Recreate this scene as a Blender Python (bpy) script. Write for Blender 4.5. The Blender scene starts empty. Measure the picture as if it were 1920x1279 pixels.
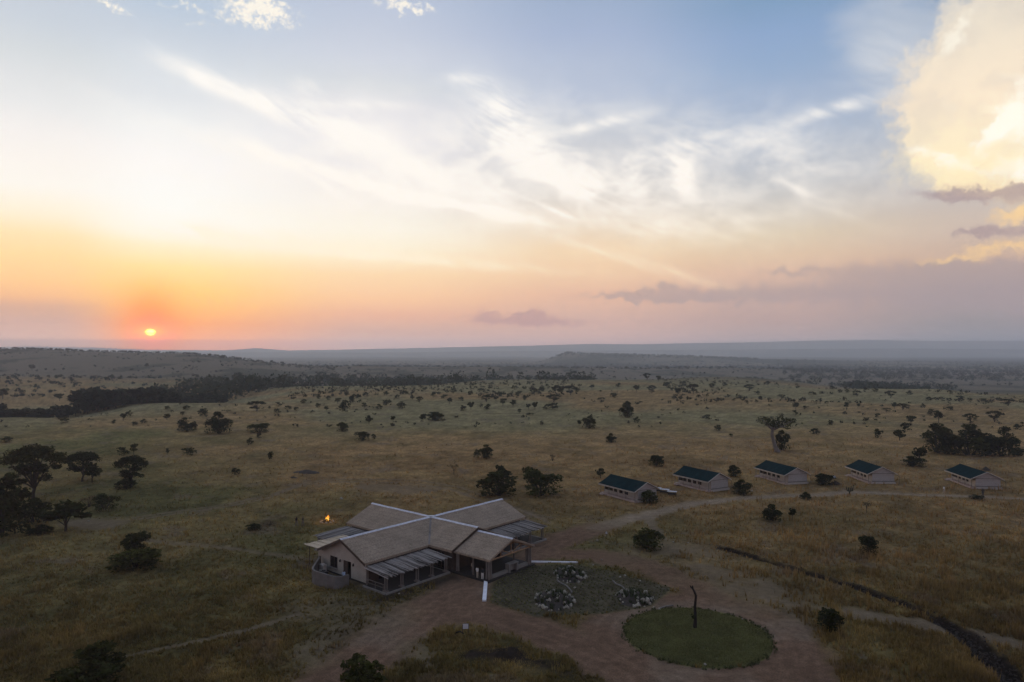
import bpy, bmesh, math, random
import numpy as np
from mathutils import Vector, Matrix, Euler

random.seed(7)
RNG = np.random.default_rng(11)
sc = bpy.context.scene
col = sc.collection
R = math.radians

# ------------------------------------------------------------------ camera
CAMH = 29.1            # metres above the plateau
F = 1280.0             # focal length in pixels of the 1920 px wide photograph (24 mm equivalent)
HOR = 660.0            # row of the true horizon
cam_d = bpy.data.cameras.new('camera')
cam_d.sensor_width = 36.0
cam_d.lens = 24.0
cam_d.shift_y = (HOR - 639.5) / 1920.0
cam_d.clip_start = 0.5
cam_d.clip_end = 60000
cam = bpy.data.objects.new('camera', cam_d)
cam.location = (0, 0, CAMH)
cam.rotation_euler = (R(90), 0, 0)
col.objects.link(cam)
sc.camera = cam

def px_dir(x, y):
    """photograph pixel -> azimuth / elevation in degrees"""
    u = (x - 960) / F; v = (HOR - y) / F
    return math.degrees(math.atan2(u, 1)), math.degrees(math.atan2(v, math.hypot(u, 1)))

# ------------------------------------------------------------------ view / sampling
sc.view_settings.view_transform = 'Standard'
sc.view_settings.look = 'None'
sc.view_settings.exposure = 0.0
sc.view_settings.gamma = 1.0
sc.view_settings.use_curve_mapping = False
sc.render.engine = 'CYCLES'
sc.cycles.use_denoising = True
try:
    sc.cycles.denoiser = 'OPENIMAGEDENOISE'
    sc.cycles.denoising_prefilter = 'ACCURATE'
except Exception:
    pass
sc.cycles.use_adaptive_sampling = True
sc.cycles.adaptive_threshold = 0.02
sc.cycles.adaptive_min_samples = 24
sc.cycles.max_bounces = 4
sc.cycles.diffuse_bounces = 2
sc.cycles.glossy_bounces = 2
sc.cycles.transmission_bounces = 2
sc.cycles.transparent_max_bounces = 6
sc.cycles.volume_bounces = 1
sc.cycles.caustics_reflective = False
sc.cycles.caustics_refractive = False

SUN_AZ, SUN_EL = px_dir(282, 623)
HAZE, HAZE_TOP = 0.00016, 262.0          # density per metre and top of the hazy air
HAZE_GLOW = (0.27, 0.25, 0.26)        # brightness of endless haze under this sky

def lin(c):
    c = c / 255.0
    return c / 12.92 if c <= 0.04045 else ((c + 0.055) / 1.055) ** 2.4
def rgb(r, g, b):
    return (lin(r), lin(g), lin(b), 1.0)

# ------------------------------------------------------------------ node expression helper
class NB:
    def __init__(s, nt): s.nt = nt
    def new(s, t, **kw):
        n = s.nt.nodes.new(t)
        for k, v in kw.items(): setattr(n, k, v)
        return n
    def put(s, sock, v):
        if isinstance(v, bpy.types.NodeSocket): s.nt.links.new(v, sock)
        else: sock.default_value = v
    def m(s, op, a, b=None, c=None, clamp=False):
        n = s.new('ShaderNodeMath', operation=op, use_clamp=clamp)
        s.put(n.inputs[0], a)
        if b is not None: s.put(n.inputs[1], b)
        if c is not None: s.put(n.inputs[2], c)
        return n.outputs[0]
    def v(s, op, a, b=None, c=None, scale=None):
        n = s.new('ShaderNodeVectorMath', operation=op)
        s.put(n.inputs[0], a)
        if b is not None: s.put(n.inputs[1], b)
        if c is not None: s.put(n.inputs[2], c)
        if scale is not None: s.put(n.inputs['Scale'], scale)
        return n.outputs['Value'] if op in ('DOT_PRODUCT', 'LENGTH', 'DISTANCE') else n.outputs['Vector']
    def mr(s, x, a, b, c=0.0, d=1.0, kind='SMOOTHSTEP'):
        n = s.new('ShaderNodeMapRange', interpolation_type=kind)
        for i, q in enumerate((x, a, b, c, d)): s.put(n.inputs[i], q)
        return n.outputs[0]
    def mix(s, f, a, b, blend='MIX'):
        n = s.new('ShaderNodeMix', data_type='RGBA', blend_type=blend)
        n.clamp_factor = True
        s.put(n.inputs[0], f); s.put(n.inputs[6], a); s.put(n.inputs[7], b)
        return n.outputs[2]
    def noise(s, vec, scale, detail=4, rough=0.55, dist=0.0, out='Fac', dim='2D'):
        n = s.new('ShaderNodeTexNoise', noise_dimensions=dim)
        s.put(n.inputs['Vector'], vec); n.inputs['Scale'].default_value = scale
        n.inputs['Detail'].default_value = detail; n.inputs['Roughness'].default_value = rough
        n.inputs['Distortion'].default_value = dist
        return n.outputs[out]
    def ramp(s, fac, stops, interp='LINEAR'):
        n = s.new('ShaderNodeValToRGB')
        cr = n.color_ramp; cr.interpolation = interp
        while len(cr.elements) > 1: cr.elements.remove(cr.elements[-1])
        cr.elements[0].position = stops[0][0]; cr.elements[0].color = stops[0][1]
        for p, c in stops[1:]:
            e = cr.elements.new(p); e.color = c
        s.put(n.inputs[0], fac)
        return n.outputs[0]
    def comb(s, x, y, z=0.0):
        n = s.new('ShaderNodeCombineXYZ')
        for i, q in enumerate((x, y, z)): s.put(n.inputs[i], q)
        return n.outputs[0]

# ------------------------------------------------------------------ world: dusk sky
world = bpy.data.worlds.new('World'); sc.world = world
world.use_nodes = True
wn = world.node_tree; wn.nodes.clear()
B = NB(wn)
tc = B.new('ShaderNodeTexCoord')
d = B.v('NORMALIZE', tc.outputs['Generated'])
sx = B.new('ShaderNodeSeparateXYZ'); B.put(sx.inputs[0], d)
az = B.m('MULTIPLY', B.m('ARCTAN2', sx.outputs[0], sx.outputs[1]), 57.29578)
el = B.m('MULTIPLY', B.m('ARCSINE', sx.outputs[2]), 57.29578)
tt = B.m('POWER', B.m('MAXIMUM', B.m('DIVIDE', el, 90.0), 0.0), 0.5, clamp=True)

def station(x, rows, top):
    st = []
    for y, c in rows:
        e = max(0.0, px_dir(x, y)[1])
        st.append((math.sqrt(e / 90.0), rgb(*c)))
    st.sort(key=lambda q: q[0])
    for e, c in top: st.append((math.sqrt(e / 90.0), rgb(*c)))
    return B.ramp(tt, st, 'EASE' if False else 'LINEAR')
TOP_W = [(45, (188, 198, 216)), (90, (165, 180, 208))]
TOP_E = [(45, (140, 164, 200)), (90, (150, 170, 204))]
S = [
 (100, [(0, (202, 211, 222)), (40, (206, 214, 223)), (100, (217, 222, 225)), (150, (228, 230, 231)), (200, (237, 237, 236)), (250, (248, 244, 240)), (300, (253, 247, 240)), (350, (255, 250, 240)), (400, (255, 243, 217)), (440, (255, 229, 180)), (480, (255, 219, 160)), (530, (252, 201, 145)), (555, (240, 186, 142)), (575, (207, 167, 147)), (600, (192, 162, 155)), (640, (186, 165, 164))], TOP_W),
 (300, [(0, (190, 205, 222)), (60, (205, 214, 225)), (120, (220, 226, 232)), (180, (230, 233, 236)), (230, (246, 246, 244)), (300, (255, 252, 249)), (380, (255, 254, 248)), (430, (255, 253, 244)), (460, (255, 241, 205)), (500, (255, 227, 160)), (540, (255, 209, 130)), (575, (255, 190, 118)), (605, (240, 165, 118)), (645, (214, 160, 150))], TOP_W),
 (700, [(0, (192, 202, 221)), (60, (202, 209, 224)), (110, (212, 217, 228)), (160, (220, 223, 227)), (200, (235, 233, 235)), (260, (241, 237, 238)), (330, (244, 239, 236)), (380, (250, 243, 234)), (430, (255, 248, 232)), (465, (255, 243, 218)), (490, (255, 233, 198)), (515, (254, 218, 175)), (560, (249, 200, 160)), (590, (228, 178, 155)), (620, (200, 168, 160)), (645, (186, 168, 170))], TOP_W),
 (1100, [(0, (163, 180, 207)), (60, (172, 186, 213)), (120, (184, 195, 216)), (180, (191, 200, 218)), (240, (203, 207, 215)), (300, (213, 212, 214)), (360, (223, 216, 209)), (420, (236, 218, 196)), (470, (246, 215, 178)), (510, (242, 205, 170)), (550, (231, 187, 162)), (600, (206, 172, 162)), (645, (186, 164, 164))], TOP_E),
 (1450, [(0, (134, 163, 196)), (60, (146, 171, 206)), (120, (153, 176, 207)), (180, (165, 182, 208)), (240, (177, 189, 208)), (300, (191, 196, 205)), (350, (203, 202, 202)), (400, (213, 203, 191)), (440, (224, 205, 179)), (480, (226, 196, 168)), (510, (222, 187, 165)), (560, (196, 168, 160)), (600, (184, 160, 156)), (645, (166, 156, 160))], TOP_E),
 (1850, [(0, (134, 160, 192)), (60, (146, 168, 198)), (200, (172, 184, 202)), (300, (190, 190, 194)), (400, (208, 191, 178)), (480, (206, 177, 158)), (540, (176, 158, 155)), (600, (156, 148, 150)), (645, (146, 144, 150))], TOP_E),
]
base = None; paz = None
for x, rows, top in S:
    a = px_dir(x, 640)[0]
    c = station(x, rows, top)
    base = c if base is None else B.mix(B.mr(az, paz, a), base, c)
    paz = a
back = B.ramp(tt, [(0, rgb(150, 138, 142)), (math.sqrt(8 / 90), rgb(172, 156, 158)), (math.sqrt(20 / 90), rgb(166, 166, 182)), (math.sqrt(45 / 90), rgb(148, 162, 190)), (1, rgb(155, 172, 204))])
base = B.mix(B.mr(B.m('ABSOLUTE', az), 50.0, 125.0), base, back)

# the clear blue dusk air itself: a physical sky laid in under the measured gradient
skyt = B.new('ShaderNodeTexSky', sky_type='NISHITA', sun_disc=False)
skyt.sun_elevation = R(SUN_EL); skyt.sun_rotation = R(SUN_AZ)
skyt.altitude = 1500; skyt.air_density = 1.2; skyt.dust_density = 2.0; skyt.ozone_density = 2.0
nish = B.mix(1.0, skyt.outputs[0], (0.12, 0.12, 0.12, 1), 'MULTIPLY')
base = B.mix(0.06, base, nish)

# --- clouds, laid out by azimuth / elevation (degrees); the third coordinate is a constant 1
p = B.comb(az, el, 1.0)
wv = B.v('SUBTRACT', B.noise(p, 0.16, 2.5, 0.6, out='Color'), (0.5, 0.5, 0.5))
pw = B.v('MULTIPLY_ADD', wv, (1.3, 0.8, 0), p)          # gently warped coordinates
wv2 = B.v('SUBTRACT', B.noise(p, 0.75, 4, 0.62, out='Color'), (0.5, 0.5, 0.5))
pc = B.v('MULTIPLY_ADD', wv2, (2.2, 1.7, 0), p)         # crinkled coordinates for heaped clouds
DEG = 22.3
def gauss(coord, x0, y0, x1, y1, wpx):
    """soft elongated puff running between two photograph points"""
    a0 = px_dir(x0, y0); a1 = px_dir(x1, y1)
    c = ((a0[0] + a1[0]) / 2, (a0[1] + a1[1]) / 2)
    dx, dy = a1[0] - a0[0], a1[1] - a0[1]
    L = max(0.05, math.hypot(dx, dy)); tx, ty = dx / L, dy / L
    hl = L / 2 / 0.9; w = wpx / DEG
    s_ = B.v('DOT_PRODUCT', coord, (tx / hl, ty / hl, -(c[0] * tx + c[1] * ty) / hl))
    n_ = B.v('DOT_PRODUCT', coord, (-ty / w, tx / w, -(-c[0] * ty + c[1] * tx) / w))
    return B.m('POWER', 0.36788, B.m('MULTIPLY_ADD', s_, s_, B.m('MULTIPLY', n_, n_)))
def total(items, coord):
    acc = None
    for it in items:
        acc = B.m('MULTIPLY_ADD', gauss(coord, *it[:5]), it[5], 0.0 if acc is None else acc)
    return acc
# combed fibre noise: long along the streak direction (down to the east)
rot = R(-24)
q1 = B.comb(B.v('DOT_PRODUCT', pw, (math.cos(rot) * 0.16, math.sin(rot) * 0.16, 0)),
            B.v('DOT_PRODUCT', pw, (-math.sin(rot) * 0.9, math.cos(rot) * 0.9, 0)))
fib = B.noise(q1, 1.0, 4, 0.6)
mot = B.noise(B.v('MULTIPLY', pw, (0.16, 0.3, 0.2)), 1.3, 5, 0.6, 0.15)
streaks = [(300, 108, 440, 170, 14, .6), (400, 160, 600, 236, 14, .75), (540, 212, 760, 300, 20, .75), (390, 258, 560, 305, 14, .6), (500, 290, 740, 358, 13, .75), (600, 235, 720, 262, 26, .4), (560, 318, 660, 372, 7, .7),
           (690, 354, 860, 384, 9, 1.0), (800, 372, 990, 412, 10, 1.15), (700, 290, 870, 360, 16, .55), (760, 300, 830, 330, 14, .5), (552, 156, 600, 172, 14, .4), (840, 150, 900, 148, 9, .4), (930, 175, 960, 230, 12, .4), (985, 372, 1095, 418, 6, .55), (575, 192, 730, 202, 8, .5),
           (1075, 458, 1330, 535, 9, .4), (1465, 340, 1575, 392, 8, .55), (1490, 226, 1650, 182, 10, .55), (1040, 248, 1200, 216, 9, .45),
           (270, 425, 620, 462, 17, 1.0), (480, 455, 780, 490, 8, .9), (900, 190, 1010, 310, 38, .65), (1262, 300, 1292, 372, 24, .75), (1050, 340, 1180, 352, 34, .6),
           (860, 250, 980, 200, 30, .35), (1180, 285, 1420, 262, 26, .35), (1300, 420, 1480, 400, 16, .3), (1130, 418, 1420, 440, 18, .35),
           (620, 470, 1000, 505, 9, .5), (165, 168, 240, 205, 8, .3), (1600, 100, 1720, 110, 50, .2)]
cir = total(streaks, pw)
veil = B.m('MULTIPLY', B.mr(mot, 0.30, 0.74), total([(700, 280, 1420, 350, 105, .85), (1350, 250, 1640, 330, 60, .35), (250, 330, 980, 370, 90, .5)], p))
cir = B.m('MULTIPLY', B.m('MULTIPLY', cir, 1.2), B.mr(fib, 0.24, 0.66, 0.2, 1.2))
cir = B.m('ADD', cir, veil, clamp=True)
circ = B.ramp(tt, [(0, rgb(250, 205, 165)), (math.sqrt(4 / 90), rgb(255, 214, 165)), (math.sqrt(8 / 90), rgb(255, 240, 214)), (math.sqrt(12 / 90), rgb(254, 246, 236)), (math.sqrt(25 / 90), rgb(252, 250, 246)), (1, rgb(240, 244, 250))])
skyc = B.mix(cir, base, circ)
# small broken tufts along the top
tuft = total([(180, 2, 245, 24, 8, 1.0), (410, 12, 550, 44, 22, 1.0), (440, -10, 540, 14, 14, .8), (715, 4, 815, 22, 9, 1.0), (285, 2, 385, 20, 6, .6), (345, 40, 398, 46, 6, .6),
              (600, -40, 700, -20, 18, .7), (950, -60, 1080, -35, 20, .6)], pc)
tn = B.noise(B.v('MULTIPLY', p, (0.9, 1.3, 1)), 1.6, 4, 0.65)
tuft = B.mr(B.m('MULTIPLY', tuft, B.m('MULTIPLY_ADD', tn, 2.6, -0.5)), 0.2, 1.0)
skyc = B.mix(B.m('MULTIPLY', tuft, 0.9), skyc, rgb(255, 247, 232))

# heaped cloud, upper right, lit from the low sun
cn = B.noise(B.v('MULTIPLY', pc, (1, 1.15, 1)), 0.33, 5, 0.6)
big = total([(1715, 130, 2140, 60, 130, 1.0), (1710, 240, 2140, 225, 74, 1.15), (1790, 314, 2140, 310, 34, 1.1), (1860, 60, 2200, 40, 120, .8), (1960, 150, 2700, 150, 190, 1.0)], pc)
bigd = B.mr(B.m('MULTIPLY_ADD', B.m('SUBTRACT', cn, 0.5), 0.75, big), 0.34, 0.86)
wispy = B.mr(B.m('MULTIPLY_ADD', B.m('SUBTRACT', mot, 0.5), 1.1, total([(1560, 40, 1800, 60, 70, .9), (1600, 110, 1760, 120, 60, .8), (1620, 215, 1700, 290, 40, .5)], pw)), 0.3, 1.15)
skyc = B.mix(B.m('MULTIPLY', wispy, 0.38), skyc, rgb(220, 220, 220))
shade = B.noise(B.v('ADD', B.v('MULTIPLY', pc, (1, 1.2, 1)), (7, 3, 2)), 0.28, 3, 0.55)
bcol = B.ramp(B.m('DIVIDE', el, 30.0), [(0.25, rgb(252, 214, 160)), (0.42, rgb(255, 238, 198)), (0.58, rgb(252, 233, 206)), (0.74, rgb(234, 223, 205)), (0.9, rgb(216, 213, 208))])
bcol = B.mix(B.mr(shade, 0.38, 0.72, 0.0, 0.32), bcol, rgb(206, 198, 190))
lit = B.mr(B.m('MULTIPLY_ADD', B.m('SUBTRACT', cn, 0.5), 1.6, total([(1905, 190, 1830, 290, 13, 1.0), (1900, 170, 1990, 260, 60, 1.0), (1760, 110, 1835, 12, 12, .8), (1670, 262, 1830, 318, 10, .75), (1850, 330, 1980, 320, 18, .7)], pc)), 0.2, 1.15)
bcol = B.mix(lit, bcol, (1.04, 0.98, 0.84, 1))
skyc = B.mix(bigd, skyc, bcol)
glowc = B.mr(B.m('MULTIPLY_ADD', B.m('SUBTRACT', cn, 0.5), 1.2, total([(1850, 405, 2100, 390, 16, .9), (1830, 470, 2100, 455, 20, .8), (1700, 497, 1830, 480, 12, .6)], pc)), 0.3, 0.9)
skyc = B.mix(B.m('MULTIPLY', glowc, 0.75), skyc, rgb(252, 212, 150))
# flat grey-mauve cloud bars and the low bank on the right
bars = total([(1715, 372, 1860, 360, 9, .8), (1800, 362, 2150, 366, 15, 1.1), (1775, 436, 1870, 432, 7, .8), (1850, 430, 2150, 428, 10, 1.0)], pc)
bars = B.mr(B.m('MULTIPLY_ADD', B.m('SUBTRACT', cn, 0.5), 0.8, bars), 0.2, 1.0)
skyc = B.mix(B.m('MULTIPLY', bars, 0.8), skyc, rgb(172, 152, 152))
bank = total([(1380, 545, 2300, 540, 26, 1.0), (1560, 512, 2300, 520, 18, .9), (1100, 556, 1330, 560, 8, 1.2), (1170, 549, 1330, 556, 13, 1.0), (1238, 541, 1264, 537, 11, .8), (1300, 556, 1500, 552, 15, .6), (1660, 505, 2300, 492, 16, .9), (1425, 510, 1540, 508, 6, .6), (1700, 575, 2300, 570, 26, .8)], pc)
bank = B.mr(B.m('MULTIPLY_ADD', B.m('SUBTRACT', cn, 0.5), 0.6, bank), 0.15, 1.2)
skyc = B.mix(B.m('MULTIPLY', bank, 0.58), skyc, rgb(164, 150, 152))
small = total([(890, 600, 1100, 606, 9, 1.2), (893, 590, 925, 586, 9, 1.0), (950, 592, 1045, 594, 9, 1.0), (985, 582, 1005, 578, 9, .8)], pc)
small = B.mr(B.m('MULTIPLY_ADD', B.m('SUBTRACT', cn, 0.5), 0.6, small), 0.2, 1.1)
skyc = B.mix(B.m('MULTIPLY', small, 0.6), skyc, rgb(176, 144, 146))
# sun glow and the sun seen through haze with a thin cloud line across it
g1 = gauss(p, 232, 610, 332, 610, 55)
skyc = B.mix(B.m('MULTIPLY', g1, 0.7), skyc, rgb(255, 136, 76))
g2 = gauss(p, 254, 622, 310, 622, 12)
skyc = B.mix(B.m('MULTIPLY', g2, 0.9), skyc, (1.3, 0.50, 0.10, 1))
disc = B.m('MULTIPLY', B.mr(gauss(p, 271, 623, 293, 623, 6.4), 0.3, 1.0),
           B.m('SUBTRACT', 1.0, B.m('MULTIPLY', gauss(p, 240, 624, 320, 625, 1.1), 0.75)))
skyc = B.mix(disc, skyc, (4.5, 2.6, 0.6, 1))
# the sky stands behind the haze of the lower air, which dims it towards the horizon
tau = HAZE * (HAZE_TOP - CAMH)
Tm = B.m('POWER', 2.71828, B.m('DIVIDE', -tau, B.m('MAXIMUM', sx.outputs[2], math.sin(R(1.0)))))
def behind(c):
    k = B.m('SUBTRACT', 1.0, Tm)
    return B.v('MAXIMUM', B.v('SCALE', B.v('SUBTRACT', c, B.v('SCALE', HAZE_GLOW, scale=k)), scale=B.m('DIVIDE', 1.0, Tm)), (0, 0, 0))
bg0 = B.new('ShaderNodeBackground'); B.put(bg0.inputs[0], behind(base))
bg = B.new('ShaderNodeBackground'); B.put(bg.inputs[0], behind(skyc))
inside = B.m('MULTIPLY', B.m('LESS_THAN', B.m('ABSOLUTE', az), 62.0), B.m('LESS_THAN', el, 40.0))
wmx = B.new('ShaderNodeMixShader'); B.put(wmx.inputs[0], inside)
wn.links.new(bg0.outputs[0], wmx.inputs[1]); wn.links.new(bg.outputs[0], wmx.inputs[2])
wo = B.new('ShaderNodeOutputWorld'); wn.links.new(wmx.outputs[0], wo.inputs[0])
world.cycles.sampling_method = 'MANUAL'
world.cycles.sample_map_resolution = 512

# ------------------------------------------------------------------ sun, low and dim in the haze
sun_d = bpy.data.lights.new('sun', 'SUN'); sun_d.energy = 0.8; sun_d.angle = R(3.0); sun_d.color = (1.0, 0.62, 0.34)
sun = bpy.data.objects.new('sun', sun_d); col.objects.link(sun)
sv = Vector((math.sin(R(SUN_AZ)) * math.cos(R(SUN_EL + 1)), math.cos(R(SUN_AZ)) * math.cos(R(SUN_EL + 1)), math.sin(R(SUN_EL + 1))))
sun.rotation_euler = (-sv).to_track_quat('-Z', 'Y').to_euler()
sun.location = sv * 300

# ------------------------------------------------------------------ numpy noise
def _hash(ix, iy, seed):
    h = (ix.astype(np.int64) * 374761393 + iy.astype(np.int64) * 668265263 + seed * 1442695041) & 0xFFFFFFFF
    h = ((h ^ (h >> 13)) * 1274126177) & 0xFFFFFFFF
    h = h ^ (h >> 16)
    return (h & 0xFFFF) / 65535.0
def vnoise(x, y, seed=0):
    x = np.asarray(x, float); y = np.asarray(y, float)
    ix = np.floor(x); iy = np.floor(y); fx = x - ix; fy = y - iy
    fx = fx * fx * (3 - 2 * fx); fy = fy * fy * (3 - 2 * fy)
    a = _hash(ix, iy, seed); b = _hash(ix + 1, iy, seed); c = _hash(ix, iy + 1, seed); e = _hash(ix + 1, iy + 1, seed)
    return (a * (1 - fx) + b * fx) * (1 - fy) + (c * (1 - fx) + e * fx) * fy
def fbm(x, y, oct=4, seed=0, gain=0.5):
    t = 0; amp = 1; s = 0
    for i in range(oct):
        t = t + amp * vnoise(np.asarray(x) * 2 ** i, np.asarray(y) * 2 ** i, seed + i * 17); s += amp; amp *= gain
    return t / s
def sstep(x, a, b):
    t = np.clip((x - a) / (b - a), 0, 1); return t * t * (3 - 2 * t)

# ------------------------------------------------------------------ terrain
KX = [-300, 0, 320, 600, 960, 1344, 1728, 1984, 2300]
KN = [  # (depth Y, height z) along each azimuth column
    [(40, 0), (250, 0), (300, -8), (420, -9), (750, 2), (850, 1), (1400, 37), (1800, 18), (3000, -10), (6000, -20), (12000, -20)],
    [(40, 0), (300, 0), (350, -8), (430, -8), (750, 1.6), (850, 0), (1400, 36), (1800, 18), (3000, -10), (6000, -20), (12000, -20)],
    [(40, 0), (390, 0), (450, -12), (560, -10), (750, -1), (850, -3), (1400, 27.5), (1800, 8), (3000, -15), (6000, -22), (12000, -22)],
    [(40, 0), (590, 0), (680, -14), (800, -16), (1000, -13), (1100, -13), (1450, -1), (1800, -12), (3000, -26), (6000, -26), (12000, -24)],
    [(40, 0), (716, 0), (820, -14), (900, -18), (1100, -19), (1200, -17), (1550, -5.5), (1900, -18), (3000, -28), (6000, -26), (12000, -24)],
    [(40, 0), (800, 0), (920, -15), (1100, -20), (1300, -22), (1400, -21), (1750, -12), (2000, -24), (3000, -28), (6000, -26), (12000, -24)],
    [(40, 0), (540, 0), (640, -12), (800, -18), (1000, -22), (1300, -25), (1750, -26), (2100, -27), (3000, -29), (6000, -27), (12000, -24)],
    [(40, 0), (466, 0), (560, -12), (720, -18), (1000, -22), (1300, -25), (1750, -27), (2100, -28), (3000, -29), (6000, -27), (12000, -24)],
    [(40, 0), (420, 0), (520, -12), (700, -18), (1000, -22), (1300, -25), (1750, -27), (2100, -28), (3000, -29), (6000, -27), (12000, -24)],
]
KU = np.array([(x - 960) / F for x in KX])
DITCH_PX = [(1330, 1020), (1480, 1065), (1600, 1100), (1700, 1136), (1790, 1178), (1840, 1218), (1900, 1279), (1960, 1350)]
def gp(x, y, z=0.0):
    Y = (CAMH - z) * F / (y - HOR); return ((x - 960) / F * Y, Y)
DITCH = [gp(*q) for q in DITCH_PX]
def seg_dist(X, Y, pts):
    best = np.full(np.shape(X), 1e9); par = np.zeros(np.shape(X)); n = len(pts) - 1
    for i in range(n):
        ax, ay = pts[i]; bx, by = pts[i + 1]
        vx, vy = bx - ax, by - ay; L2 = vx * vx + vy * vy
        t = np.clip(((X - ax) * vx + (Y - ay) * vy) / L2, 0, 1)
        dd = np.hypot(X - ax - t * vx, Y - ay - t * vy)
        m = dd < best; best = np.where(m, dd, best); par = np.where(m, (i + t) / n, par)
    return best, par
MOUNT = np.array([(-600, 650), (0, 651), (60, 650), (180, 652), (280, 656), (420, 657), (450, 655), (480, 652.5), (500, 654), (540, 657), (640, 655.5), (760, 653), (900, 650), (1000, 648), (1100, 645), (1200, 645.5), (1320, 643), (1450, 641), (1530, 638.5), (1640, 637.5), (1760, 639.5), (1920, 639), (2200, 641), (2600, 644)], float)
MOUNT2 = np.array([(-600, 656), (0, 655), (300, 660), (700, 661), (900, 659), (1150, 657), (1400, 655), (1700, 653), (1920, 655), (2600, 657)], float)
def terrain(X, Y, fine=True):
    X = np.asarray(X, float); Y = np.asarray(Y, float)
    Yc = np.clip(Y, 40, 13600); u = X / np.maximum(Yc, 40)
    ly = np.log(Yc)
    prof = []
    for kn in KN:
        ys = np.log([k[0] for k in kn]); zs = np.array([k[1] for k in kn], float)
        i = np.clip(np.searchsorted(ys, ly) - 1, 0, len(ys) - 2)
        t = np.clip((ly - ys[i]) / (ys[i + 1] - ys[i]), 0, 1); t = t * t * (3 - 2 * t) * 0.7 + t * 0.3
        prof.append(zs[i] * (1 - t) + zs[i + 1] * t)
    prof = np.array(prof)
    j = np.clip(np.searchsorted(KU, u) - 1, 0, len(KU) - 2)
    s = np.clip((u - KU[j]) / (KU[j + 1] - KU[j]), 0, 1); s = s * s * (3 - 2 * s)
    z = np.take_along_axis(prof, j[None], 0)[0] * (1 - s) + np.take_along_axis(prof, j[None] + 1, 0)[0] * s
    xp = 960 + u * F
    # low wooded hill on the plain
    hp = np.interp(xp, [1005, 1030, 1062, 1120, 1210, 1290, 1400, 1600, 1900], [0, 18, 51, 45, 40, 34, 20, 8, 0])
    z = z + hp * np.exp(-((Y - 3700) / 450.0) ** 2)
    # two hazy ranges
    m2 = CAMH + (HOR - np.interp(xp, MOUNT2[:, 0], MOUNT2[:, 1])) / F * 9200 + 24
    z = z + np.maximum(m2, 0) * np.exp(-((Y - 9200) / 600.0) ** 2)
    m1 = CAMH + (HOR - np.interp(xp, MOUNT[:, 0], MOUNT[:, 1])) / F * 12000 + 24
    z = z + np.maximum(m1, 0) * np.exp(-np.maximum(0, (12000 - Y) / 900.0) ** 2)
    amp = sstep(Y, 150, 1500) * 2.2 * (1 - 0.6 * sstep(Y, 4500, 6000))
    z = z + amp * (fbm(X / 160.0, Y / 160.0, 4, 5) - 0.5) * 2
    if fine:
        fl = sstep(Y, 95, 150) * 0.6 + 0.1
        z = z + fl * (fbm(X / 22.0, Y / 22.0, 3, 9) - 0.5)
        dd, par = seg_dist(X, Y, DITCH)
        wd = 0.5 + 1.15 * par ** 2
        z = z - (0.35 + 0.7 * par) * np.exp(-(dd / wd) ** 2) * sstep(par, 0.0, 0.05)
        z = z + (0.2 + .25 * par) * np.exp(-((dd - wd * 1.7) / (wd * 0.7)) ** 2) * fbm(X / 1.1, Y / 1.1, 3, 31) * sstep(par, 0.0, 0.05)
    return z
def tz(x, y): return float(terrain(np.array([x]), np.array([y]))[0])
_YM = np.exp(np.linspace(math.log(45), math.log(11000), 2600))
def ground_at(px, py):
    """first point of the terrain met by the ray through a photograph pixel"""
    u = (px - 960) / F
    z = terrain(u * _YM, _YM)
    yy = HOR + (CAMH - z) / _YM * F
    k = np.argmax(yy <= py)
    if yy[k] > py: k = int(np.argmin(yy))
    Y = _YM[k]
    if k > 0 and yy[k - 1] > py > yy[k]:
        t = (yy[k - 1] - py) / (yy[k - 1] - yy[k]); Y = _YM[k - 1] * (1 - t) + _YM[k] * t
    X = u * Y
    return X, Y, tz(X, Y)

# ------------------------------------------------------------------ materials
MATS = {}
def mat(name, color, rough=0.9, scale=3.0, var=0.25, bump=0.0, bscale=20.0, metallic=0.0, spec=0.3, trans=None, stretch=None, detail=5):
    if name in MATS: return MATS[name]
    m = bpy.data.materials.new(name); m.use_nodes = True
    nt = m.node_tree; b = NB(nt); bs = nt.nodes['Principled BSDF']
    t = nt.nodes.new('ShaderNodeTexCoord')
    v = t.outputs['Object']
    if stretch: v = b.v('MULTIPLY', v, stretch)
    n = b.noise(v, scale, detail, 0.62, dim='3D')
    f = b.mr(n, 0.3, 0.72, 1 - var, 1 + var, 'LINEAR')
    cc = b.v('SCALE', tuple(color[:3]), scale=f)
    nt.links.new(cc, bs.inputs['Base Color'])
    bs.inputs['Roughness'].default_value = rough
    bs.inputs['Metallic'].default_value = metallic
    bs.inputs['Specular IOR Level'].default_value = spec
    if bump:
        bn = nt.nodes.new('ShaderNodeBump'); bn.inputs['Strength'].default_value = bump; bn.inputs['Distance'].default_value = 0.05
        nt.links.new(b.noise(v, bscale, 4, 0.6, dim='3D'), bn.inputs['Height']); nt.links.new(bn.outputs[0], bs.inputs['Normal'])
    MATS[name] = m
    return m
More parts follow.
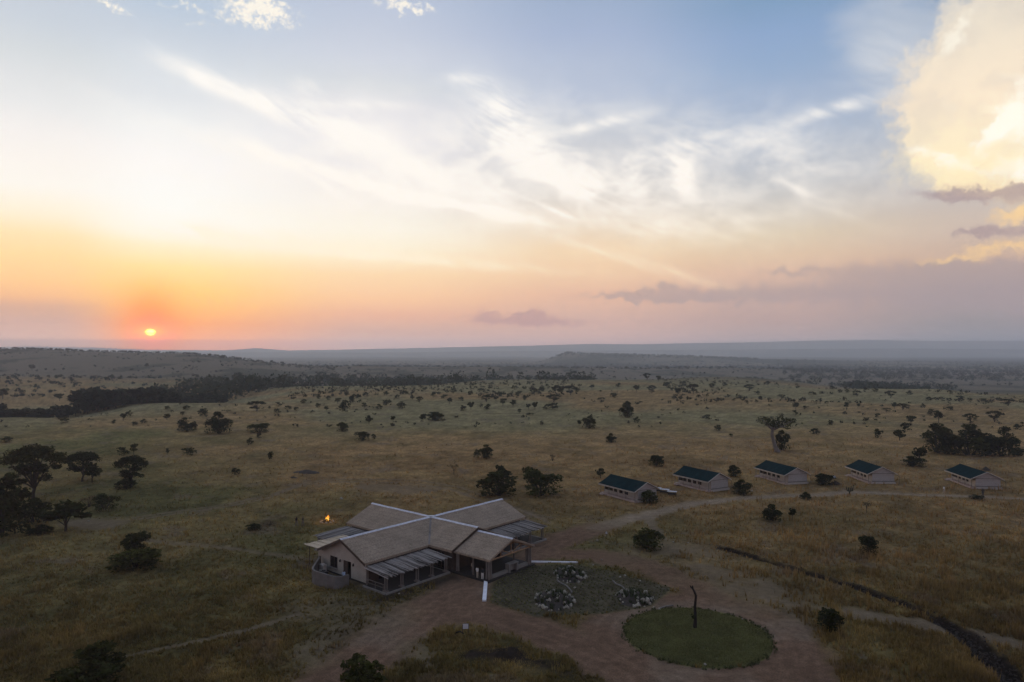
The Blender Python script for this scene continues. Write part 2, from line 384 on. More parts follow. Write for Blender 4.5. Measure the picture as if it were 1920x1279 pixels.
def foliage(name, c, var=0.5):
    """leaf material: per-leaf tint from a vertex attribute, some light passing through"""
    if name in MATS: return MATS[name]
    m = bpy.data.materials.new(name); m.use_nodes = True
    nt = m.node_tree; b = NB(nt); nt.nodes.clear()
    at = b.new('ShaderNodeAttribute', attribute_name='tint')
    oi = b.new('ShaderNodeObjectInfo')
    k = b.m('MULTIPLY', b.mr(at.outputs['Fac'], 0, 1, 1 - var, 1 + var, 'LINEAR'), b.mr(oi.outputs['Random'], 0, 1, 0.75, 1.3, 'LINEAR'))
    hue = b.mix(oi.outputs['Random'], (c[0], c[1], c[2], 1), (c[0] * 1.25, c[1] * 0.98, c[2] * 0.8, 1))
    cc = b.v('SCALE', hue, scale=k)
    df = b.new('ShaderNodeBsdfDiffuse'); nt.links.new(cc, df.inputs[0])
    tr = b.new('ShaderNodeBsdfTranslucent'); nt.links.new(b.v('MULTIPLY', cc, (1.1, 1.1, 0.6)), tr.inputs[0])
    mx = b.new('ShaderNodeMixShader'); mx.inputs[0].default_value = 0.3
    nt.links.new(df.outputs[0], mx.inputs[1]); nt.links.new(tr.outputs[0], mx.inputs[2])
    o = b.new('ShaderNodeOutputMaterial'); nt.links.new(mx.outputs[0], o.inputs[0])
    MATS[name] = m
    return m
def ground_mat(name, fine=0.35, bump=0.6):
    m = bpy.data.materials.new(name); m.use_nodes = True
    nt = m.node_tree; b = NB(nt); bs = nt.nodes['Principled BSDF']
    at = b.new('ShaderNodeAttribute', attribute_name='soil')
    geo = b.new('ShaderNodeNewGeometry'); P = geo.outputs['Position']
    n1 = b.noise(P, 1.1, 6, 0.65); n2 = b.noise(P, 6.0, 3, 0.6)
    f = b.m('MULTIPLY', b.mr(n1, 0.28, 0.72, 1 - fine, 1 + fine, 'LINEAR'), b.mr(n2, 0.3, 0.7, 0.8, 1.2, 'LINEAR'))
    cc = b.v('SCALE', at.outputs['Color'], scale=f)
    nt.links.new(cc, bs.inputs['Base Color']); bs.inputs['Roughness'].default_value = 1.0
    bs.inputs['Specular IOR Level'].default_value = 0.0
    bn = b.new('ShaderNodeBump'); bn.inputs['Strength'].default_value = bump; bn.inputs['Distance'].default_value = 0.25
    nt.links.new(b.m('MULTIPLY_ADD', n2, 0.4, n1), bn.inputs['Height']); nt.links.new(bn.outputs[0], bs.inputs['Normal'])
    return m

# ------------------------------------------------------------------ mesh helpers
def np_mesh(name, verts, faces, mats=(), tint=None, soil=None, smooth=False):
    me = bpy.data.meshes.new(name)
    verts = np.asarray(verts, np.float32); faces = np.asarray(faces, np.int32)
    nf, k = faces.shape
    me.vertices.add(len(verts)); me.vertices.foreach_set('co', verts.ravel())
    me.loops.add(nf * k); me.loops.foreach_set('vertex_index', faces.ravel())
    me.polygons.add(nf); me.polygons.foreach_set('loop_start', np.arange(0, nf * k, k, dtype=np.int32))
    me.polygons.foreach_set('loop_total', np.full(nf, k, np.int32))
    if smooth: me.polygons.foreach_set('use_smooth', np.ones(nf, bool))
    for m in mats: me.materials.append(m)
    if tint is not None:
        a = me.attributes.new('tint', 'FLOAT', 'POINT'); a.data.foreach_set('value', np.asarray(tint, np.float32))
    if soil is not None:
        a = me.attributes.new('soil', 'FLOAT_COLOR', 'POINT')
        c4 = np.ones((len(verts), 4), np.float32); c4[:, :3] = soil; a.data.foreach_set('color', c4.ravel())
    me.update(calc_edges=True)
    return me
def link(name, me, parent=None, loc=None, rot=None, scale=None):
    o = bpy.data.objects.new(name, me); col.objects.link(o)
    if parent is not None: o.parent = parent
    if loc is not None: o.location = loc
    if rot is not None: o.rotation_euler = rot
    if scale is not None: o.scale = scale
    return o
def empty(name, loc, rz=0.0):
    o = bpy.data.objects.new(name, None); col.objects.link(o); o.location = loc; o.rotation_euler = (0, 0, rz); o.empty_display_size = 0.3
    return o
def tag(o, label=None, cat=None, group=None, kind=None):
    if label: o['label'] = label
    if cat: o['category'] = cat
    if group: o['group'] = group
    if kind: o['kind'] = kind
    return o
class MB:
    """collects solids into one mesh"""
    def __init__(s): s.v = []; s.f = []
    def box(s, c, size, rz=0.0, M=None):
        hx, hy, hz = size[0] / 2, size[1] / 2, size[2] / 2; n = len(s.v)
        ca, sa = math.cos(rz), math.sin(rz)
        for x, y, z in ((-hx, -hy, -hz), (hx, -hy, -hz), (hx, hy, -hz), (-hx, hy, -hz), (-hx, -hy, hz), (hx, -hy, hz), (hx, hy, hz), (-hx, hy, hz)):
            s.v.append((c[0] + x * ca - y * sa, c[1] + x * sa + y * ca, c[2] + z))
        s.f += [tuple(n + i for i in q) for q in ((0, 3, 2, 1), (4, 5, 6, 7), (0, 1, 5, 4), (1, 2, 6, 5), (2, 3, 7, 6), (3, 0, 4, 7))]
        return s
    def tube(s, pts, radii, seg=7, cap=True):
        pts = [Vector(q) for q in pts]; n0 = len(s.v)
        for i, q in enumerate(pts):
            t = (pts[min(i + 1, len(pts) - 1)] - pts[max(i - 1, 0)]).normalized()
            a = Vector((0, 0, 1)) if abs(t.z) < 0.9 else Vector((1, 0, 0))
            x = t.cross(a).normalized(); y = t.cross(x)
            for k in range(seg):
                an = 2 * math.pi * k / seg
                w = q + (x * math.cos(an) + y * math.sin(an)) * radii[i]; s.v.append(tuple(w))
        for i in range(len(pts) - 1):
            for k in range(seg):
                a = n0 + i * seg + k; b = n0 + i * seg + (k + 1) % seg
                s.f.append((a, b, b + seg, a + seg))
        if cap:
            s.f.append(tuple(n0 + k for k in range(seg))[::-1]); e = n0 + (len(pts) - 1) * seg
            s.f.append(tuple(e + k for k in range(seg)))
        return s
    def prism(s, poly, z0, z1):
        n = len(s.v); k = len(poly)
        for z in (z0, z1):
            for q in poly: s.v.append((q[0], q[1], z))
        s.f.append(tuple(range(n, n + k))[::-1]); s.f.append(tuple(range(n + k, n + 2 * k)))
        for i in range(k): s.f.append((n + i, n + (i + 1) % k, n + k + (i + 1) % k, n + k + i))
        return s
    def quadpatch(s, c00, c10, c11, c01, nu, nv, thick, amp=0.0, seed=0, up=None):
        """solid bilinear sheet with slightly uneven upper face"""
        rr = np.random.default_rng(seed); n = len(s.v)
        c00, c10, c11, c01 = map(Vector, (c00, c10, c11, c01))
        for side in (0, 1):
            for j in range(nv + 1):
                for i in range(nu + 1):
                    a, b = i / nu, j / nv
                    q = c00 * (1 - a) * (1 - b) + c10 * a * (1 - b) + c11 * a * b + c01 * (1 - a) * b
                    dz = 0.0
                    if side == 0 and amp:
                        dz = amp * (rr.random() - 0.5)
                    if side == 1: dz = -thick
                    s.v.append((q.x, q.y, q.z + dz))
        W = nu + 1; off = W * (nv + 1)
        for j in range(nv):
            for i in range(nu):
                a = n + j * W + i
                s.f.append((a, a + 1, a + W + 1, a + W)); b = a + off
                s.f.append((b, b + W, b + W + 1, b + 1))
        bd = [n + i for i in range(W)] + [n + j * W + nu for j in range(1, nv + 1)] + [n + nv * W + i for i in range(nu - 1, -1, -1)] + [n + j * W for j in range(nv - 1, 0, -1)]
        for k in range(len(bd)):
            a, b = bd[k], bd[(k + 1) % len(bd)]
            s.f.append((a, a + off, b + off, b))
        return s
    def mesh(s, name, m, smooth=False):
        me = bpy.data.meshes.new(name); me.from_pydata(s.v, [], s.f)
        if m is not None: me.materials.append(m)
        bm = bmesh.new(); bm.from_mesh(me); bmesh.ops.recalc_face_normals(bm, faces=bm.faces); bm.to_mesh(me); bm.free()
        if smooth:
            for p_ in me.polygons: p_.use_smooth = True
        return me
    def build(s, name, m, parent=None, loc=None, rot=None, smooth=False):
        return link(name, s.mesh(name, m, smooth), parent, loc, rot)
# ------------------------------------------------------------------ ground: one sheet, split where its surface changes
LAWN_C = gp(1306, 1190); LAWN_C = (LAWN_C[0], 70.2); LAWN_R = 7.4
def P_(*pts): return [gp(*q) for q in pts]
RED = [  # (polyline, half width at start, half width at end)
    (P_((560, 1330), (640, 1262), (720, 1200), (800, 1145), (885, 1088)), 3.6, 3.6),
    (P_((800, 1150), (900, 1150), (980, 1172), (1070, 1205), (1170, 1250), (1260, 1300)), 3.4, 3.2),
    (P_((960, 1062), (1000, 1040), (1060, 1008), (1120, 988)), 3.2, 3.2),
    (P_((1010, 1036), (1120, 1040), (1210, 1060), (1300, 1100), (1330, 1120)), 2.8, 3.2),
    (P_((1490, 1180), (1510, 1240), (1530, 1330)), 2.2, 2.4),
    (P_((870, 1150), (880, 1115)), 3.0, 3.0),
]
PALE = [
    (P_((1120, 988), (1200, 968), (1290, 946), (1400, 933)), 2.2, 1.7, 1.2),
    (P_((1400, 933), (1500, 930), (1600, 923), (1750, 929), (1920, 935), (2100, 945)), 1.6, 1.5, 1.25),
    (P_((1260, 1040), (1340, 1075), (1440, 1120)), 7.6, 5.6, 0.8),
    (P_((1430, 1120), (1560, 1143), (1700, 1165), (1800, 1185), (1920, 1210), (2060, 1240)), 1.6, 1.2, 0.95),
    (P_((1262, 1032), (1240, 1005), (1222, 985), (1215, 968)), 1.0, 0.9, 0.9),
    (P_((600, 1140), (660, 1150), (720, 1150)), 4.0, 4.0, 0.5),
    (P_((640, 1180), (590, 1210), (600, 1240)), 2.0, 2.0, 0.6),
    (P_((770, 1215), (830, 1240), (900, 1279), (960, 1330)), 1.8, 1.6, 0.7),
    (P_((560, 1150), (480, 1177), (360, 1205), (220, 1234), (120, 1262)), 0.5, 0.35, 0.8),
    (P_((585, 1050), (430, 1028), (310, 1017), (250, 1010)), 0.8, 0.6, 0.7),
    (P_((200, 985), (150, 980)), 3.2, 3.0, 0.9),
    (P_((700, 912), (770, 918)), 4.0, 5.0, 0.75),
]
RUTS = [P_((170, 985), (300, 968), (420, 950), (500, 935), (560, 912), (600, 904), (700, 903), (780, 905), (850, 920), (960, 960), (1010, 985)),
        P_((180, 980), (310, 962), (430, 944), (510, 928), (570, 906), (610, 899), (700, 898), (790, 900), (860, 914), (980, 958), (1030, 980))]
GARDEN = P_((921, 1128), (926, 1092), (985, 1060), (1084, 1058), (1180, 1080), (1262, 1103), (1218, 1138), (1130, 1151), (1010, 1156))
DIRTS = P_((880, 1225), (960, 1215), (1060, 1250), (1100, 1279))
GRASSISL = P_((812, 1240), (850, 1192), (900, 1186), (985, 1205), (1060, 1240), (1110, 1290), (900, 1330))
def in_poly(X, Y, poly):
    c = np.zeros(np.shape(X), bool); n = len(poly); j = n - 1
    for i in range(n):
        xi, yi = poly[i]; xj, yj = poly[j]
        c ^= ((yi > Y) != (yj > Y)) & (X < (xj - xi) * (Y - yi) / (yj - yi + 1e-12) + xi); j = i
    return c
def poly_soft(X, Y, poly, w):
    dd, _ = seg_dist(X, Y, poly + [poly[0]])
    s = np.where(in_poly(X, Y, poly), dd, -dd)
    return sstep(s, -w, w)
# lodge frame on the ground
LP = np.array((-11.84, 99.7)); LTH = R(49.7)
LDB = np.array((math.cos(LTH), math.sin(LTH))); LDA = np.array((math.sin(LTH), -math.cos(LTH)))
def lodge_ab(X, Y):
    return (X - LP[0]) * LDA[0] + (Y - LP[1]) * LDA[1], (X - LP[0]) * LDB[0] + (Y - LP[1]) * LDB[1]

def masks(X, Y):
    wob = (fbm(X / 2.6, Y / 2.6, 4, 3, 0.6) - 0.5)
    red = np.zeros_like(X); pale = np.zeros_like(X)
    near = Y < 330
    def line(acc, pts, w0, w1, soft):
        dd, par = seg_dist(X, Y, pts)
        w = w0 + (w1 - w0) * par
        return np.maximum(acc, sstep(w - dd + wob * np.minimum(2.6, w * 1.5), -soft * w, soft * w))
    for pts, a, b in RED: red = line(red, pts, a, b, 0.4)
    ring = np.hypot(X - LAWN_C[0], Y - LAWN_C[1])
    red = np.maximum(red, sstep(LAWN_R + 5.2 - ring + wob * 3.0, -1.5, 1.5))
    for pts, a, b, k_ in PALE: pale = np.maximum(pale, np.minimum(k_, 1.0) * line(np.zeros_like(X), pts, a, b, 0.55))
    wide, _ = seg_dist(X, Y, PALE[2][0]); pale = pale * (1 - 0.5 * sstep(fbm(X / 3.2, Y / 3.2, 4, 57, .6), .42, .62) * (wide < 8))
    pale[~near] = 0; red[~near] = 0
    for pts in RUTS:
        pale = np.maximum(pale, 0.95 * line(np.zeros_like(X), pts, 0.5, 0.42, 0.6) * near)
    isl = poly_soft(X + wob * 1.5, Y + wob * 1.5, GRASSISL, 0.8)
    red = red * (1 - isl); pale = pale * (1 - isl)
    lawn = sstep(LAWN_R - ring + wob * 0.5, -0.12, 0.12)
    garden = poly_soft(X + wob * 1.0, Y + wob * 1.0, GARDEN, 0.35) * (1 - lawn)
    dd, par = seg_dist(X, Y, DITCH)
    ditch = sstep((0.85 + 1.1 * par ** 2) - dd + wob * 1.2, -0.3, 0.3) * sstep(par, 0.0, 0.03)
    return red * (1 - lawn) * (1 - garden), pale * (1 - lawn) * (1 - garden), lawn, garden, ditch, isl, wob

C_GREEN = np.array((0.122, 0.107, 0.044)); C_DRY = np.array((0.222, 0.141, 0.064)); C_OLIVE = np.array((0.180, 0.150, 0.076))
C_DEEP = np.array((0.084, 0.070, 0.029)); C_RED = np.array((0.136, 0.082, 0.052)); C_PALE = np.array((0.150, 0.114, 0.080))
C_LAWN = np.array((0.120, 0.118, 0.046)); C_GARD = np.array((0.076, 0.064, 0.040)); C_DITCH = np.array((0.020, 0.015, 0.012))
C_FAR = np.array((0.150, 0.122, 0.085)); C_SCRUB = np.array((0.040, 0.044, 0.030))
def mixc(a, b, t): return a * (1 - t[:, None]) + b * t[:, None]
def grass_color(X, Y):
    """colour of the sward at a place: foreground darkened by painted self-shadow, dry tan behind the tents, olive on the plateau"""
    n0 = fbm(X / 34.0, Y / 34.0, 4, 21); n1 = fbm(X / 9.0, Y / 9.0, 4, 22, .6); n2 = fbm(X / 2.2, Y / 2.2, 3, 23, .6)
    big = fbm(X / 120.0 + 3.1, Y / 90.0, 3, 24)
    u = X / np.maximum(Y, 1)
    dryness = sstep(n0 * 0.6 + n1 * 0.4, 0.36, 0.62)
    # tan belt between about 115 and 260 m, stronger to the right
    belt = sstep(Y, 92, 135) * (1 - sstep(Y + (n0 - .5) * 90, 215 + 40 * (u > 0.1), 300)) * sstep(u + (n0 - .5) * .5, -0.52, -0.1)
    right = sstep(u, 0.12, 0.3) * (1 - sstep(Y, 150, 220)) * 0.75
    dry = np.clip(np.maximum(belt, right) * 0.75 + dryness * 0.40, 0, 1)
    c = mixc(np.broadcast_to(C_GREEN, (len(X), 3)), np.broadcast_to(C_DRY, (len(X), 3)), dry)
    ol = sstep(Y + (n0 - .5) * 90, 210, 310)
    c = mixc(c, mixc(np.broadcast_to(C_OLIVE, (len(X), 3)), np.broadcast_to(C_DRY, (len(X), 3)), sstep(big, .42, .62) * .8), ol)
    # rank grass darkened in the foreground: tussock self-shadow put into the colour
    deep = (1 - sstep(Y + (n0 - .5) * 40, 66, 112)) * 0.65 + 0.35 * sstep(n1, 0.5, 0.66) * (1 - sstep(Y, 130, 220))
    c = mixc(c, np.broadcast_to(C_DEEP, (len(X), 3)) * (1 + 0.7 * (dryness[:, None])) * np.array((1.12, 1.0, .95)), np.clip(deep, 0, 1))
    c = c * (0.5 + 1.0 * n2)[:, None] * (0.6 + 0.8 * n1)[:, None]
    bare = sstep(fbm(X / 5.0 + 9.3, Y / 5.0, 4, 28, .6), .63, .74) * .5 * (1 - sstep(Y, 300, 500))
    c = mixc(c, np.broadcast_to(C_PALE * 1.05, (len(X), 3)), bare)
    far = sstep(Y, 600, 900)
    fn = fbm(X / 60.0, Y / 130.0, 5, 25, .62)
    cf = mixc(np.broadcast_to(C_FAR, (len(X), 3)), np.broadcast_to(C_SCRUB, (len(X), 3)), sstep(fn, 0.5, 0.62) * 0.75)
    fw = fbm(X / 420.0, Y / 700.0, 4, 26)
    wood = sstep(fw + 0.22 * sstep(u, 0.1, 0.6), 0.52, 0.66) * sstep(Y, 1500, 2400)
    cf = mixc(cf, np.broadcast_to(C_SCRUB * 0.8, (len(X), 3)), np.clip(wood, 0, 1))
    return mixc(c * 1.14, cf, far)

nU = 700
us = np.linspace(-0.98, 0.98, nU + 1)
ys1 = np.arange(1420, 716, -1.75)
Ya = CAMH * F / (ys1 - HOR)
Yb = np.exp(np.linspace(math.log(Ya[-1]), math.log(13500), 185))[1:]
Ys = np.concatenate([[2, 12, 24, 32], Ya, Yb])
UU, YY = np.meshgrid(us, Ys)
XX = (UU * np.maximum(YY, 30)).ravel(); YY = YY.ravel()
ZZ = terrain(XX, YY)
mr_, mp_, ml_, mg_, md_, mi_, wob_ = masks(XX, YY)
soil = grass_color(XX, YY)
nn = fbm(XX / 1.3, YY / 1.3, 4, 41, .65); nb = fbm(XX / 7.0, YY / 7.0, 3, 42)
tyre = fbm(XX / 0.5, YY / 4.0, 3, 43)
cred = C_RED * (0.68 + 0.5 * nn + 0.3 * (nb - .3))[:, None]
cpal = C_PALE * (0.66 + 0.6 * nn + 0.25 * (nb - .4))[:, None]
cred = mixc(cred, cpal, sstep(nb, 0.55, 0.75) * 0.5)
cpt = cpal * (1 + .45 * np.clip(sstep(np.minimum(seg_dist(XX, YY, PALE[0][0])[0], seg_dist(XX, YY, PALE[1][0])[0]), 4, 1), 0, 1) * (YY > 90))[:, None]
soil = mixc(soil, cpt, mp_ * 0.85)
rut = np.zeros_like(XX)
for pts, a_, b_ in RED + [q[:3] for q in (PALE[0], PALE[1], PALE[3])]:      # wheel ruts worn along each lane
    dd, par = seg_dist(XX, YY, pts); dd = dd + (fbm(XX / 6, YY / 6, 2, 58) - .5) * 1.2
    for o_ in (.85, 2.3):
        if o_ < max(a_, b_): rut = np.maximum(rut, np.exp(-((dd - o_) / .24) ** 2))
rg = np.hypot(XX - LAWN_C[0], YY - LAWN_C[1]) + (fbm(XX / 5, YY / 5, 2, 59) - .5) * .8
for o_ in (1.2, 2.9): rut = np.maximum(rut, np.exp(-((rg - LAWN_R - o_) / .28) ** 2))
rut = rut * (YY < 330) * (.45 + .9 * (fbm(XX / 1.7, YY / 1.7, 3, 60) - .2))
cred = cred * (1 + .25 * np.clip(rut, 0, 1))[:, None] * np.array((1, 1.03, 1.05)); 
soil = mixc(soil, cred, np.clip(mr_ * (1 - 0.55 * mp_), 0, 1))
soil = mixc(soil, C_LAWN * (0.75 + 0.5 * nn)[:, None], ml_)
ga, gb = lodge_ab(XX, YY)
soil = mixc(soil, C_GARD * (0.6 + 0.8 * nn)[:, None], mg_)
soil = mixc(soil, C_DITCH * (0.5 + nn)[:, None], md_)
# freshly dug dark earth on the grass island and bare trampled soil round the lodge
dug = np.exp(-(seg_dist(XX, YY, P_((880, 1232), (955, 1225)))[0] / 1.6) ** 2) + np.exp(-(seg_dist(XX, YY, P_((960, 1238), (1030, 1250), (1075, 1262)))[0] / 1.5) ** 2)
soil = mixc(soil, C_DITCH * (0.7 + nn)[:, None] * 1.3, np.clip(dug * (0.4 + nn), 0, 1) * mi_)
soil = soil * (1 - .22 * (1 - sstep(YY, 120, 240)) * (1 - np.clip(mr_ + mp_ + ml_ + mg_, 0, 1)))[:, None]     # shade in the gaps between tufts put into the near soil colour
ZZ = ZZ + 0.55 * dug * nn * mi_ - 0.04 * np.clip(mr_ + mp_, 0, 1) * (YY < 330)
ZZ = ZZ + 0.10 * (fbm(XX / 0.9, YY / 0.9, 3, 44) - .5) * (1 - np.clip(mr_ + mp_ + ml_, 0, 1)) * (YY < 330)
trample = (1 - sstep(np.maximum(np.abs(ga) - 9.5, np.abs(gb) - 16.5) + wob_ * 3, -.5, 1.6)) * (1 - mr_)
soil = mixc(soil, C_PALE * 0.62 * (0.7 + 0.6 * nn)[:, None], np.clip(trample, 0, 1) * 0.75)
edge_dark = np.exp(-(seg_dist(XX, YY, P_((716, 1124), (780, 1105), (850, 1082)))[0] / 1.3) ** 2)  # ground darker in a strip along the front veranda edge
soil = mixc(soil, np.broadcast_to(C_DITCH * 1.5, soil.shape), edge_dark * 0.8)

nv = len(Ys) - 1; W = nU + 1
ii, jj = np.meshgrid(np.arange(nU), np.arange(nv)); a0 = (jj * W + ii).ravel()
quads = np.stack([a0, a0 + 1, a0 + W + 1, a0 + W], 1)
def fm(m): return m[quads].mean(1)
cls = np.zeros(len(quads), int)
fr, fp = fm(mr_), fm(mp_)
cls[(fp > .5)] = 2; cls[(fr > .5)] = 1
cls[fm(mg_) > .5] = 4; cls[fm(ml_) > .5] = 3; cls[fm(md_) > .55] = 5
V = np.stack([XX, YY, ZZ], 1)
GM = ground_mat('savanna_ground_material'); GMR = ground_mat('dirt_material', 0.22, 0.15)
for k, nm, gm in ((0, 'ground', GM), (1, 'dirt_road', GMR), (2, 'track', GMR), (3, 'lawn', GM), (4, 'garden_soil', GM), (5, 'ditch', GM)):
    f = quads[cls == k]
    if not len(f): continue
    used, inv = np.unique(f.ravel(), return_inverse=True)
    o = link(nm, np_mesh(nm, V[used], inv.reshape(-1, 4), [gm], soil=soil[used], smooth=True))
    tag(o, kind='structure')

# ------------------------------------------------------------------ the hazy evening air
hz = MB().box((0, 6700, (HAZE_TOP - 60) / 2), (36000, 15000, HAZE_TOP + 60))
hm = bpy.data.materials.new('haze_material'); hm.use_nodes = True
hn = hm.node_tree; hn.nodes.clear()
pv = hn.nodes.new('ShaderNodeVolumePrincipled')
pv.inputs['Color'].default_value = (0.86, 0.935, 1.0, 1); pv.inputs['Density'].default_value = HAZE; pv.inputs['Anisotropy'].default_value = 0.3
ho = hn.nodes.new('ShaderNodeOutputMaterial'); hn.links.new(pv.outputs[0], ho.inputs['Volume'])
haze = hz.build('haze', hm)
tag(haze, 'thin blue evening haze over the plains', kind='stuff')
# ------------------------------------------------------------------ building materials
M_THATCH = mat('thatch', (0.290, 0.228, 0.168), 1.0, 6.5, 0.34, 1.0, 22.0, spec=0.0, detail=8)
_nt = M_THATCH.node_tree; _b = NB(_nt); _bs = _nt.nodes['Principled BSDF']; _src = _bs.inputs['Base Color'].links[0].from_socket
_tc = _nt.nodes.new('ShaderNodeTexCoord')
_st = _b.mr(_b.noise(_tc.outputs['Object'], 0.42, 5, 0.65, dim='3D'), 0.32, 0.70, 0.80, 1.14, 'LINEAR')     # weather stains
_cs = _b.new('ShaderNodeSeparateXYZ'); _b.put(_cs.inputs[0], _tc.outputs['Object'])
_lap = _b.mr(_b.m('FRACT', _b.m('MULTIPLY_ADD', _cs.outputs[2], 3.4, _b.noise(_tc.outputs['Object'], 1.8, 3, 0.5, dim='3D'))), 0.0, 0.22, 0.80, 1.0)     # courses of the thatch
_nt.links.new(_b.v('SCALE', _src, scale=_b.m('MULTIPLY', _st, _lap)), _bs.inputs['Base Color'])
M_RIDGE = mat('zinc_ridge', (0.50, 0.50, 0.53), 0.6, 2.6, 0.28, 0.2, 9.0, spec=0.3)
M_PLASTER = mat('beige_plaster', (0.325, 0.295, 0.25), 0.9, 0.9, 0.14, 0.15, 30.0)
M_GREYWALL = mat('grey_plaster', (0.125, 0.115, 0.105), 0.95, 1.2, 0.22, 0.25, 18.0)
M_DARKWOOD = mat('dark_timber', (0.055, 0.038, 0.028), 0.8, 2.5, 0.35, 0.3, 14.0)
M_POLE = mat('weathered_pole', (0.145, 0.125, 0.108), 0.9, 3.0, 0.35, 0.5, 22.0, stretch=(1, 1, 0.25))
M_STICK = mat('grey_stick', (0.33, 0.298, 0.27), 0.95, 2.2, 0.45, 0.5, 26.0, stretch=(0.3, 1, 1))
M_STICK3 = mat('black_stick', (0.075, 0.066, 0.06), 0.95, 2.2, 0.45)
M_STICK2 = mat('grey_stick_dark', (0.18, 0.16, 0.145), 0.95, 2.2, 0.45, 0.5, 26.0, stretch=(0.3, 1, 1))
M_PLANK = mat('pale_plank', (0.46, 0.37, 0.26), 0.85, 2.0, 0.35, 0.3, 18.0, stretch=(0.3, 1, 1))
M_GOLDWOOD = mat('golden_timber', (0.30, 0.185, 0.10), 0.75, 2.5, 0.3, 0.2, 16.0)
M_FLOOR = mat('dark_floor', (0.026, 0.021, 0.018), 0.9, 1.4, 0.2, 0.2, 20.0)
M_SLAB = mat('concrete_slab', (0.185, 0.17, 0.152), 0.9, 1.4, 0.2, 0.2, 20.0)
M_KERB = mat('white_concrete', (0.66, 0.66, 0.70), 0.8, 2.5, 0.12, 0.2, 20.0)
M_GLASS = mat('dark_glass', (0.012, 0.013, 0.016), 0.25, 2.0, 0.3, spec=0.5)
M_CANVAS = mat('grey_canvas', (0.32, 0.30, 0.28), 0.95, 1.1, 0.1, 0.2, 7.0, stretch=(1, 1, 2.2))
M_CANVAS_L = mat('cream_canvas', (0.40, 0.36, 0.32), 0.95, 1.2, 0.1, 0.2, 7.0)
M_TEAL = mat('dark_teal_sheet', (0.007, 0.021, 0.024), 0.9, 0.9, 0.3, 0.2, 5.0, spec=0.0)
M_DECK = mat('pink_grey_deck', (0.34, 0.26, 0.225), 0.85, 2.0, 0.25, 0.2, 20.0)
M_WHITE = mat('white_paint', (0.46, 0.46, 0.48), 0.7, 2.0, 0.08)
M_IRON = mat('dark_iron', (0.03, 0.03, 0.032), 0.6, 3.0, 0.3, metallic=0.4)
M_STONE = mat('pale_stone', (0.27, 0.245, 0.195), 0.95, 2.4, 0.35, 0.6, 12.0)
M_BARK = mat('bark', (0.030, 0.024, 0.019), 0.95, 5.0, 0.4, 0.8, 16.0, stretch=(1, 1, 0.3))
M_PALEBARK = mat('pale_bark', (0.15, 0.135, 0.122), 0.95, 2.0, 0.35, 0.6, 9.0, stretch=(1, 1, 0.4))
M_DEADWOOD = mat('dead_wood', (0.016, 0.012, 0.010), 0.95, 4.0, 0.4, 0.8, 16.0, stretch=(1, 1, 0.3))
M_SOIL = mat('dark_soil', (0.040, 0.031, 0.025), 1.0, 2.0, 0.4, 0.8, 9.0)

# ------------------------------------------------------------------ lodge
LROT = math.atan2(LDA[1], LDA[0])
lodge = empty('lodge', (LP[0], LP[1], 0.0), LROT)
tag(lodge, 'cross-shaped thatched lodge with pale metal ridges and pole verandas', 'lodge')
W_, HR, HE = 5.04, 5.1, 2.96
TH = 0.30
ARM = {'bf': 15.8, 'bb': 15.7, 'ab': 13.5, 'af': 9.4}
def arm_pt(k, along, side, z):
    """point on one arm: distance from the centre, sideways offset"""
    return {'bf': (side, -along, z), 'bb': (-side, along, z), 'ab': (-along, -side, z), 'af': (along, side, z)}[k]
seed = 100
for k, L in ARM.items():
    for sd in (-1, 1):
        seed += 1
        n = int(L / 0.55)
        MB().quadpatch(arm_pt(k, L, 0, HR), arm_pt(k, 0, 0, HR), arm_pt(k, W_, sd * W_, HE), arm_pt(k, L, sd * W_, HE), n, 9, TH, 0.05, seed).build('roof_slope', M_THATCH, lodge)
    # metal ridge cap: two folded wings with lapped sheets
    cap = MB(); m = 0
    nseg = int(round(L / 2.2)); st = 0.28
    for i in range(nseg):
        s0 = st + (L - st + 0.06) * i / nseg; s1 = st + (L - st + 0.06) * (i + 1) / nseg + 0.03
        lift = 0.045 + 0.012 * (i % 2)
        for sd in (-1, 1):
            q = 0.29
            cap.quadpatch(arm_pt(k, s1, 0, HR + lift + .02), arm_pt(k, s0, 0, HR + lift + .02), arm_pt(k, s0, sd * q, HR + lift - q * 0.4246), arm_pt(k, s1, sd * q, HR + lift - q * 0.4246), 1, 1, 0.02)
    cap.build('ridge_cap', M_RIDGE, lodge)
    # barge boards at the free gable ends
    for sd in (-1, 1):
        MB().quadpatch(arm_pt(k, L + .05, 0, HR - .06), arm_pt(k, L + 0.005, 0, HR - .06), arm_pt(k, L + 0.005, sd * (W_ + .04), HE - .08), arm_pt(k, L + .05, sd * (W_ + .04), HE - .08), 1, 1, 0.30).build('barge_board', M_DARKWOOD, lodge)
MB().quadpatch((-.5, 0, HR + .0), (0, -.5, HR + .0), (.5, 0, HR + .0), (0, .5, HR + .0), 1, 1, 0.02).build('ridge_cap', M_RIDGE, lodge, loc=(0, 0, 0.075))
# dark gutters in the four roof valleys
for sx_, sy_ in ((1, 1), (1, -1), (-1, 1), (-1, -1)):
    c0 = Vector((0.35 * sx_, 0.35 * sy_, HR - .35 * .4246 + .03)); c1 = Vector((W_ * sx_, W_ * sy_, HE + .03)); n_ = Vector((-sy_, sx_, 0)).normalized() * .13
    MB().quadpatch(c0 - n_ + Vector((0, 0, .03)), c0 + n_ + Vector((0, 0, .03)), c1 + n_ + Vector((0, 0, .03)), c1 - n_ + Vector((0, 0, .03)), 1, 8, .05).build('valley_gutter', M_STICK2, lodge)
